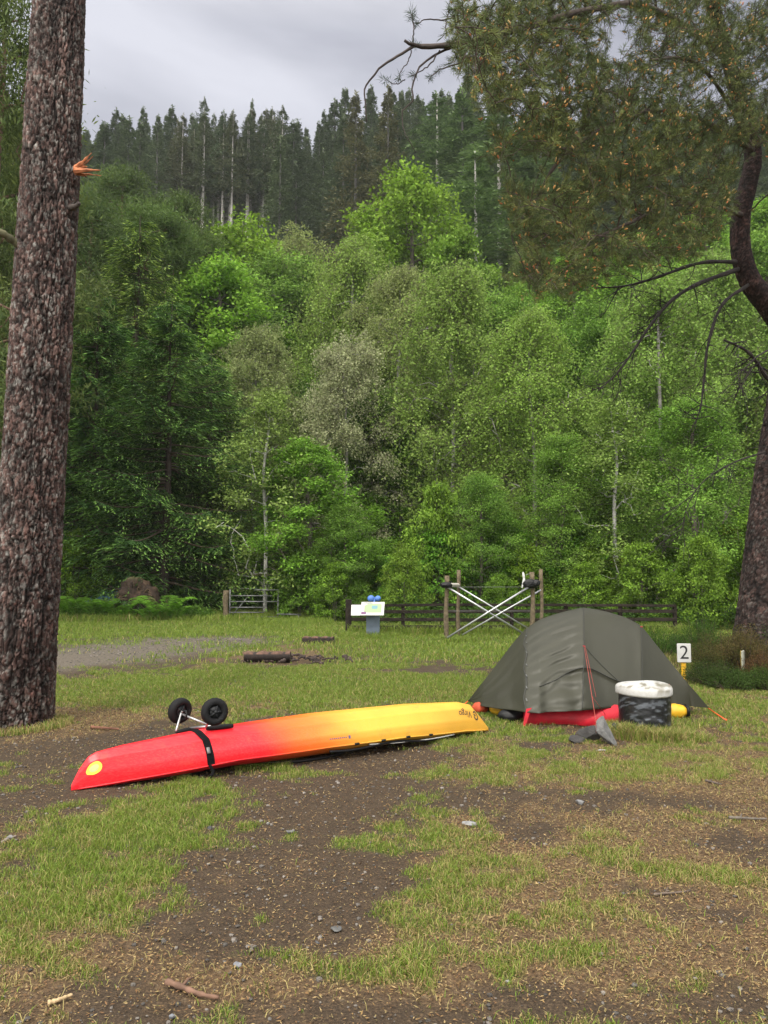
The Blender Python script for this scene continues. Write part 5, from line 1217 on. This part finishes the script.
g2 = plated_trunk(up, [.21,.185,.165,.155,.15,.145,.14,.13,.12,.11,.10,.08], 64, 330, 18, 16, 18, .35, .008)
for c in g2.C: c *= np.array([.48,.40,.40])
wpart(g2, 'upper_stem', M['bigbark'], rp, True)
limb([P(786,335,YR), P(812,290,YR+.3), P(830,200,YR+.4), P(822,60,YR+.2), P(815,-60,YR)], .2, .12, (.12,.07,.055), rp, 'upper_stem', 12, 40)
DK = (.026,.020,.018)
def dead(ptpx, r0, r1, twigs=6, seed=0, tl=.5, down=.5):
    r0, r1, twigs, tl = r0*.68, r1*.7, int(twigs*2), tl*.9
    r = np.random.default_rng(seed); pts = [P(*q) for q in ptpx]; q = spline(pts, 26); gm = MB()
    tube(gm, q, np.linspace(r0, r1, 26)*(1+.15*np.sin(np.arange(26)*1.7)), 7, np.array(DK)*(.7+.6*r.random((26,1))))
    for k in range(twigs):
        i = r.integers(5, 25); a = q[i]; L = tl*(.4+r.random()); d = r.normal(size=3)*.6+[-.4,0,-down]; d /= np.linalg.norm(d)
        m = a+d*L*.5+r.normal(size=3)*.05*L; e = a+d*L+r.normal(size=3)*.12*L; s = spline([a, m, e], 8); tube(gm, s, np.linspace(r1*.8+.003, .003, 8), 5, DK)
        for j in range(3):
            b = s[2+j*2]; dd = d+r.normal(size=3)*.7; tube(gm, [b, b+dd*L*.2, b+dd*L*.32+[0,0,-.02]], [.005,.004,.002], 4, DK)
    wpart(gm, 'dead_branch', M['bark'], rp)
dead([(740,262,12.1),(700,263,11.6),(655,278,11.2),(625,286,11.0),(594,288,10.9)], .05, .012, 7, 1, .5, .1)
dead([(742,268,12.1),(700,283,11.5),(672,300,11.2),(650,326,11.0),(634,350,10.9),(618,372,10.8),(598,391,10.7)], .055, .010, 12, 2, .45, .5)
dead([(748,285,12.0),(722,305,11.7),(708,345,11.5),(704,380,11.4),(700,410,11.3),(691,431,11.3)], .045, .010, 11, 3, .4, .4)
dead([(784,400,12.0),(765,375,11.8),(748,352,11.6),(724,340,11.4)], .06, .022, 5, 4, .35, .2)
dead([(770,372,12.0),(755,366,11.7),(745,380,11.5),(734,398,11.4)], .025, .007, 8, 5, .4, .5)
dead([(772,348,12.0),(758,356,11.6),(745,368,11.4),(738,372,11.3)], .022, .008, 5, 9, .3, .5)
dead([(765,452,12.0),(735,462,11.6),(705,480,11.4),(688,505,11.3),(680,540,11.2)], .022, .006, 12, 6, .55, .7)
dead([(755,150,12.1),(735,132,11.9),(718,133,11.7),(700,124,11.5)], .022, .008, 4, 7, .3, .0)
dead([(752,138,12.1),(770,128,12.0),(800,120,12.0)], .02, .012, 2, 8, .3, .0)
# living boughs
def bough(ptpx, n=30): return spline([P(*q) for q in ptpx], n)
B1 = bough([(728,60,12.0),(690,30,10.5),(640,5,9.0),(580,12,8.0),(525,28,7.4),(490,36,7.0),(450,44,6.8),(412,46,6.7)])
B2 = bough([(753,150,12.1),(700,120,10.6),(650,110,9.4),(600,130,8.6),(560,160,8.1),(535,200,7.9)])
B3 = bough([(742,215,12.0),(710,205,10.9),(670,205,9.8),(625,225,9.0),(580,245,8.6)])
B4 = bough([(712,0,11.7),(660,-60,10),(600,-80,8.6),(520,-60,7.6),(460,-40,7.0)])
B5 = bough([(753,150,12.1),(720,90,10.6),(690,60,9.6),(650,60,8.8)])
boughs = [B1, B2, B3, B4, B5]
for b, r0 in zip(boughs, (.05,.045,.04,.05,.035)):
    gm = MB(); tube(gm, b, np.linspace(r0, .014, len(b))*(1+.12*np.sin(np.arange(len(b))*1.6)), 8, np.array((.075,.055,.045))*(.7+.6*rng.random((len(b),1)))); wpart(gm, 'bough', M['bark'], rp, True)
poly = np.array([(468,-60),(860,-60),(860,150),(800,190),(775,165),(750,130),(738,170),(728,215),(705,252),(672,262),(636,262),(600,276),(565,290),(530,290),(516,262),(512,215),(500,170),(490,120),(478,85),(452,52)], float)
def inpoly(x, y):
    c = np.zeros(len(x), bool); j = len(poly)-1
    for i in range(len(poly)):
        xi, yi = poly[i]; xj, yj = poly[j]
        c ^= ((yi > y) != (yj > y)) & (x < (xj-xi)*(y-yi)/(yj-yi+1e-9)+xi); j = i
    return c
r = np.random.default_rng(99)
px = 440+420*r.random(16000); py = -70+370*r.random(16000); m = inpoly(px, py)
dn = fbm(px*.022, py*.022, 4, 95); 
thr = .37+.12*np.exp(-(((px-545)/60)**2+((py-90)/70)**2))+.05*np.exp(-(((px-700)/40)**2+((py-30)/40)**2))-.08*sst(140,240,py)
m &= dn > thr; px, py = px[m], py[m]
keep = r.permutation(len(px))[:4000]; px, py = px[keep], py[keep]
dc = np.interp(px, [450,520,600,700,860], [6.9,7.6,8.6,9.9,11.3]); dep = dc+r.normal(size=len(px))*.7
Tg = np.array([P(a_, b_, c_) for a_, b_, c_ in zip(px, py, dep)])
gr_ = Grow([(b, -1) for b in boughs]).run(Tg, .22, .16, .10, .35, r).radii(.0028, 2.5)
isbough = len(np.concatenate(boughs)); gm = MB()
par = gr_.parent; e = np.arange(isbough, len(gr_.P)); rr = np.minimum(gr_.R, .03)
edges(gm, gr_.P[par[e]], gr_.P[e], np.minimum(rr[par[e]], rr[e]*1.15), rr[e], 5, (.07,.048,.04)); wpart(gm, 'twigs', M['bark'], rp)
# leaders: every tip and a share of the twig nodes carry a needled shoot
tips = np.array(gr_.tips); mids = r.permutation(np.arange(isbough, len(gr_.P)))[:15000]
sh = np.concatenate([tips, mids, tips]); P0 = gr_.P[sh].copy(); P0 += r.normal(size=P0.shape)*.05*(np.arange(len(sh)) >= len(tips))[:,None]
D0 = gr_.P[sh]-gr_.P[np.maximum(par[sh],0)]; D0 /= np.linalg.norm(D0, axis=1, keepdims=True)+1e-9
D0 = D0*.7+r.normal(size=D0.shape)*.45+[0,0,.05]; D0 /= np.linalg.norm(D0, axis=1, keepdims=True)
ns = len(sh); SL = .07+.07*r.random(ns); K = 36
u = r.random((ns,K)); s0 = P0[:,None]+D0[:,None]*(u*SL[:,None])[...,None]
dd = D0[:,None]*(.65+.6*u[...,None])+r.normal(size=(ns,K,3))*.62
n = ns*K; tone = (.65+.8*r.random(ns)); young = (r.random(ns) < .35)
c = np.where(young[:,None], [[.165,.195,.06]], [[.085,.115,.045]])*tone[:,None]
nd = MB(); leaves(nd, s0.reshape(-1,3), dd.reshape(-1,3), r.normal(size=(n,3)), .050+.026*r.random(n), .0040, np.repeat(c, K, 0)*(.7+.6*r.random((n,1))))
edges(nd, P0, P0+D0*SL[:,None], np.full(ns,.003), np.full(ns,.002), 3, (.10,.07,.045))
o = wpart(nd, 'crown', M['needle'], rp); o.color = (1,1,1,1); o['label'] = 'hanging mass of needled pine shoots'
# catkin-like orange shoots
ca = r.permutation(ns)[:2400]; gm = MB()
for i in ca:
    a_ = P0[i]+D0[i]*SL[i]*.8
    for q in range(r.integers(1,4)):
        d = D0[i]*.6+r.normal(size=3)*.25+[0,0,.45]; d /= np.linalg.norm(d); L = .022+.022*r.random(); w = .0066+.0028*r.random()
        b = a_+r.normal(size=3)*.016; cc = np.array([[.55,.27,.09],[.52,.35,.14],[.42,.16,.07],[.58,.39,.17]][r.integers(0,4)])*(.6+.6*r.random())
        tube(gm, [b, b+d*L*.35, b+d*L*.8, b+d*L], [w*.6,w,w*.8,.001], 5, cc, cap=False)
o = wpart(gm, 'pollen_cones', M['litter'], rp, True); o['kind'] = 'stuff'
# bare crooked tips at the upper left of the boughs, with single tufts
def crook(ptpx, r0, r1, tuft=()):
    q = bough(ptpx, 18); gm = MB(); tube(gm, q+r.normal(size=q.shape)*.004, np.linspace(r0,r1,18), 6, (.05,.038,.034))
    wpart(gm, 'bare_twig', M['bark'], rp, True)
    for f, sc in tuft:
        tw = MB(); a_ = q[int(f*17)]; K = 46; d = (q[-1]-q[-3]); d /= np.linalg.norm(d); dd = d*.5+r.normal(size=(K,3))*.7
        leaves(tw, a_+d*(r.random((K,1))-.5)*.07*sc, dd, r.normal(size=(K,3)), (.055+.03*r.random(K))*sc, .0042, np.array([.05,.08,.04])*(.6+.8*r.random((K,1)))); o = wpart(tw, 'needle_tuft', M['needle'], rp); o.color = (1,1,1,1)
crook([(520,25,7.4),(480,38,7.0),(450,46,6.8),(418,46,6.7),(404,40,6.65)], .035, .012, [(.5,1),(.8,1)])
crook([(414,46,6.7),(395,58,6.65),(380,68,6.6),(366,86,6.6),(365,100,6.6),(367,122,6.6)], .013, .005)
crook([(470,42,6.9),(440,52,6.8),(420,66,6.75),(412,85,6.7),(413,100,6.7),(402,112,6.7),(404,130,6.7),(415,152,6.7)], .012, .003)
crook([(413,42,6.7),(414,30,6.7),(412,14,6.7)], .007, .005, [(.95,1.35),(.9,1.2)])
crook([(455,18,6.9),(440,20,6.85),(425,20,6.8),(416,24,6.75)], .008, .004, [(.95,.9)])
crook([(470,60,6.9),(450,66,6.8),(436,72,6.75),(428,80,6.7)], .008, .004, [(.9,1.0),(.6,.8)])
crook([(412,50,6.7),(408,62,6.7),(402,70,6.65),(398,80,6.65)], .006, .003, [(.9,.9)])
crook([(405,80,6.7),(396,84,6.65),(385,80,6.6)], .005, .003, [(.95,1.1)])
crook([(440,50,6.8),(432,62,6.75),(420,72,6.7),(412,76,6.7)], .008, .004, [(.95,1.0)])
crook([(447,36,6.85),(446,24,6.85),(450,8,6.9)], .006, .004, [(.9,.7)])
crook([(520,200,7.8),(512,235,7.8),(522,262,7.8),(530,290,7.8)], .008, .003, [(.8,.8)])
# heather and low shrubs on the mound
def shrub(x, y, h, rad, lab, ca_, cb_, n=9000, leaf=.022, grp='shrubs on the mound', seed=0, name='heather_bush', wid=.4):
    r = np.random.default_rng(seed); t = thing(name, lab, 'shrub', (x, y, float(terrain(x,y))), grp); k = 60; gm = MB(); cm = MB(); z0 = float(terrain(x,y))
    tips = []
    for i in range(k):
        a_ = r.random()*6.28; q = rad*math.sqrt(r.random()); e = np.array([q*math.cos(a_), q*math.sin(a_), h*(1-.5*(q/rad)**2)*(.6+.5*r.random())]); s = spline([[e[0]*.25,e[1]*.25,0],[e[0]*.7,e[1]*.7,e[2]*.6],e], 6)
        tube(gm, s+[x,y,z0], np.linspace(.009,.003,6), 4, (.08,.055,.04), cap=False); tips.append(s[3:])
    tips = np.concatenate(tips); ix = r.integers(0, len(tips), n); p = tips[ix]+r.normal(size=(n,3))*[.075,.075,.07]*rad*1.3; p[:,2] = np.maximum(p[:,2], .0)
    tt_ = r.random((n,1)); leaves(cm, p+[x,y,z0], r.normal(size=(n,3))+[0,0,.5], r.normal(size=(n,3))+[0,0,.7], leaf*(.7+.7*r.random(n)), leaf*wid, (np.array(ca_)*(1-tt_)+np.array(cb_)*tt_)*(.7+.6*r.random(len(tips))[ix][:,None]))
    wpart(gm, 'stems', M['bark'], t); o = wpart(cm, 'foliage', M['leaf'], t); o.color = (1,1,1,1)
hg, hb = (.045,.085,.02), (.12,.09,.03)
SH = [(722,640,11.9,.62,.45,'brownish green heather in front of the right pine trunk',(.05,.08,.02),(.16,.13,.045)),
 (745,632,11.7,.6,.45,'taller brown-tinged heather against the right pine bark',(.06,.075,.02),(.20,.14,.06)),
 (712,668,11.3,.34,.4,'dark low bush left of the narrow marker post',(.03,.055,.014),(.07,.10,.025)),
 (762,665,11.25,.46,.34,'reddish brown bush right of the narrow marker post',(.08,.055,.025),(.20,.115,.05)),
 (700,640,12.8,.7,.5,'green shrub between the number board and the mound',(.04,.09,.018),(.09,.17,.03)),
 (735,690,10.9,.24,.4,'low dark green tuft in front of the mound',(.035,.07,.015),(.08,.13,.03)),
 (770,690,10.8,.3,.4,'low green tuft at the right edge in front of the mound',(.035,.07,.015),(.09,.14,.03)),
 (660,645,14.5,.55,.6,'green shrub just left of the number board',(.04,.095,.018),(.09,.18,.03)),
 (790,640,12,.6,.6,'green shrub right of the pine trunk',(.04,.08,.018),(.09,.14,.03))]
for i, (px_, py_, Yd, h, rad_, lab, ca_, cb_) in enumerate(SH):
    q = P(px_, py_, Yd); shrub(q[0], Yd, h, rad_, lab, ca_, cb_, seed=200+i, n=int(11000*rad_/.45), name='heather_bush' if i in (0,1,3) else 'low_shrub')
# nettle-like weeds at the wood edge on the left and near the log end of the tree
for i, (px_, Yd, h, rad_, lab) in enumerate(((70,30.2,.5,.9,'leafy weeds left of the ferns at the wood edge'),(105,30.0,.4,.7,'leafy weeds beneath the blue tarpaulin'),(195,30.6,.4,.8,'low weeds between the root stump and the gate post'))):
    Yd = Yd-1.1; q = P(px_, 610, Yd); shrub(q[0], Yd, h, rad_, lab, (.07,.15,.022), (.16,.29,.045), seed=300+i, n=2600, leaf=.10, grp='weeds at the wood edge', name='weed_clump', wid=.5)

# ------------------------------------------------------------------ light, sky, camera
hz_ = MB(); box(hz_, [0, 228, 64], 900, 600, 150); hm_ = bpy.data.materials.new('haze'); hm_.use_nodes = True; nn = hm_.node_tree.nodes; nn.remove(nn['Principled BSDF']); pv = nn.new('ShaderNodeVolumePrincipled')
pv.inputs['Density'].default_value = .0003; pv.inputs['Color'].default_value = (.88,.9,.92,1); hm_.node_tree.links.new(pv.outputs[0], nn['Material Output'].inputs['Volume'])
hm_.cycles.homogeneous_volume = True
tag(hz_.obj('haze', hm_), 'thin pale air between the camera and the far hillside', None, None, 'stuff')
sc = bpy.context.scene
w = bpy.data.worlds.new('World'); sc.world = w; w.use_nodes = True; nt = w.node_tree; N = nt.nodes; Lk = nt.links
bg = N['Background']; sky = N.new('ShaderNodeTexSky'); sky.sky_type = 'NISHITA'; sky.sun_disc = False
EL, AZ = R(52), R(200)
sky.sun_elevation = EL; sky.sun_rotation = AZ
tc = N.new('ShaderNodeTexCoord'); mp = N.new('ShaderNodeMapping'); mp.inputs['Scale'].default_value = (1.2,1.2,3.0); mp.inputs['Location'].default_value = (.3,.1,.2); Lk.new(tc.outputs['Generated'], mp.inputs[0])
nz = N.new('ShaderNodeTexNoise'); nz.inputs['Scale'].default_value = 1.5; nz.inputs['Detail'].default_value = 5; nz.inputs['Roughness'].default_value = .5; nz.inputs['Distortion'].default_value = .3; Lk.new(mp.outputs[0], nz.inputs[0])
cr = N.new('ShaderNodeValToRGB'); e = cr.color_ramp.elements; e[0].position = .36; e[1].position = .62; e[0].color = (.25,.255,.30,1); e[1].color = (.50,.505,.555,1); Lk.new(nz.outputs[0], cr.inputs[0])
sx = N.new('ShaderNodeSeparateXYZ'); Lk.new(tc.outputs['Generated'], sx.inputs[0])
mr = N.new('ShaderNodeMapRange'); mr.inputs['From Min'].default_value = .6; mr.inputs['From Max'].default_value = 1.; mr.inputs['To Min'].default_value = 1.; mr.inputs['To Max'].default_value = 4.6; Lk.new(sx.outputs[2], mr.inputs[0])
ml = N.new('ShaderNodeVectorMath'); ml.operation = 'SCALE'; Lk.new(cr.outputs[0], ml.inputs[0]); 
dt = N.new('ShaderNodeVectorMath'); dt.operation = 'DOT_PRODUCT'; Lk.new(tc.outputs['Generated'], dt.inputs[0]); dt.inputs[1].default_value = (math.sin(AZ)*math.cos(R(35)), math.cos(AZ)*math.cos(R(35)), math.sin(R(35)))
mg = N.new('ShaderNodeMapRange'); mg.inputs['From Min'].default_value = .1; mg.inputs['From Max'].default_value = 1.; mg.inputs['To Min'].default_value = 0; mg.inputs['To Max'].default_value = 4.0; Lk.new(dt.outputs['Value'], mg.inputs[0])  # added glow lobe behind the camera, brightens the wood from the front
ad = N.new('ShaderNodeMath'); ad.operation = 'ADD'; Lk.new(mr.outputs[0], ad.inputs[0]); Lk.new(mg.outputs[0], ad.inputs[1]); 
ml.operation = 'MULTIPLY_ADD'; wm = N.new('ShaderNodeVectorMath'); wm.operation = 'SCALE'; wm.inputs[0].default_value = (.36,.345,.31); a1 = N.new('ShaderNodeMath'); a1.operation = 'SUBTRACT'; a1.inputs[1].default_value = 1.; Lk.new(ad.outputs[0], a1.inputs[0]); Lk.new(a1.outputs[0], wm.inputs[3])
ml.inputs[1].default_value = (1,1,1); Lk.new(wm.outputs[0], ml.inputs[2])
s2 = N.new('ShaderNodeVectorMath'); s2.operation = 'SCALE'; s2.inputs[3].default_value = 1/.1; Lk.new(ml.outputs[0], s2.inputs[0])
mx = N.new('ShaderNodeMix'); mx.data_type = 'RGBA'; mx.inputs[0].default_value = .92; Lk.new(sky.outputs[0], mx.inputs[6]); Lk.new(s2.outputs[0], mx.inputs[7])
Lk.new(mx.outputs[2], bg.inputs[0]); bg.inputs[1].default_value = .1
sd = bpy.data.lights.new('Sun', 'SUN'); sd.energy = 1.5; sd.angle = R(11); sd.color = (1,.94,.84); so = bpy.data.objects.new('Sun', sd); COL.objects.link(so)
dirv = Vector((math.sin(AZ)*math.cos(EL), math.cos(AZ)*math.cos(EL), math.sin(EL)))
so.rotation_euler = dirv.to_track_quat('Z', 'Y').to_euler()
cd = bpy.data.cameras.new('Camera'); cam = bpy.data.objects.new('Camera', cd); COL.objects.link(cam)
cam.location = (0,0,CAMH); cam.rotation_euler = (math.pi/2+PITCH, 0, 0); cd.sensor_fit = 'VERTICAL'; cd.sensor_height = 24; cd.lens = 24*F/1024; cd.clip_end = 2000; cd.clip_start = .05
sc.camera = cam
sc.view_settings.view_transform = 'Standard'; sc.view_settings.look = 'None'; sc.view_settings.exposure = .7; sc.view_settings.gamma = 1
cy = sc.cycles; cy.use_denoising = True; cy.max_bounces = 6; cy.diffuse_bounces = 3; cy.glossy_bounces = 2; cy.transmission_bounces = 3; cy.transparent_max_bounces = 4; cy.caustics_reflective = False; cy.caustics_refractive = False
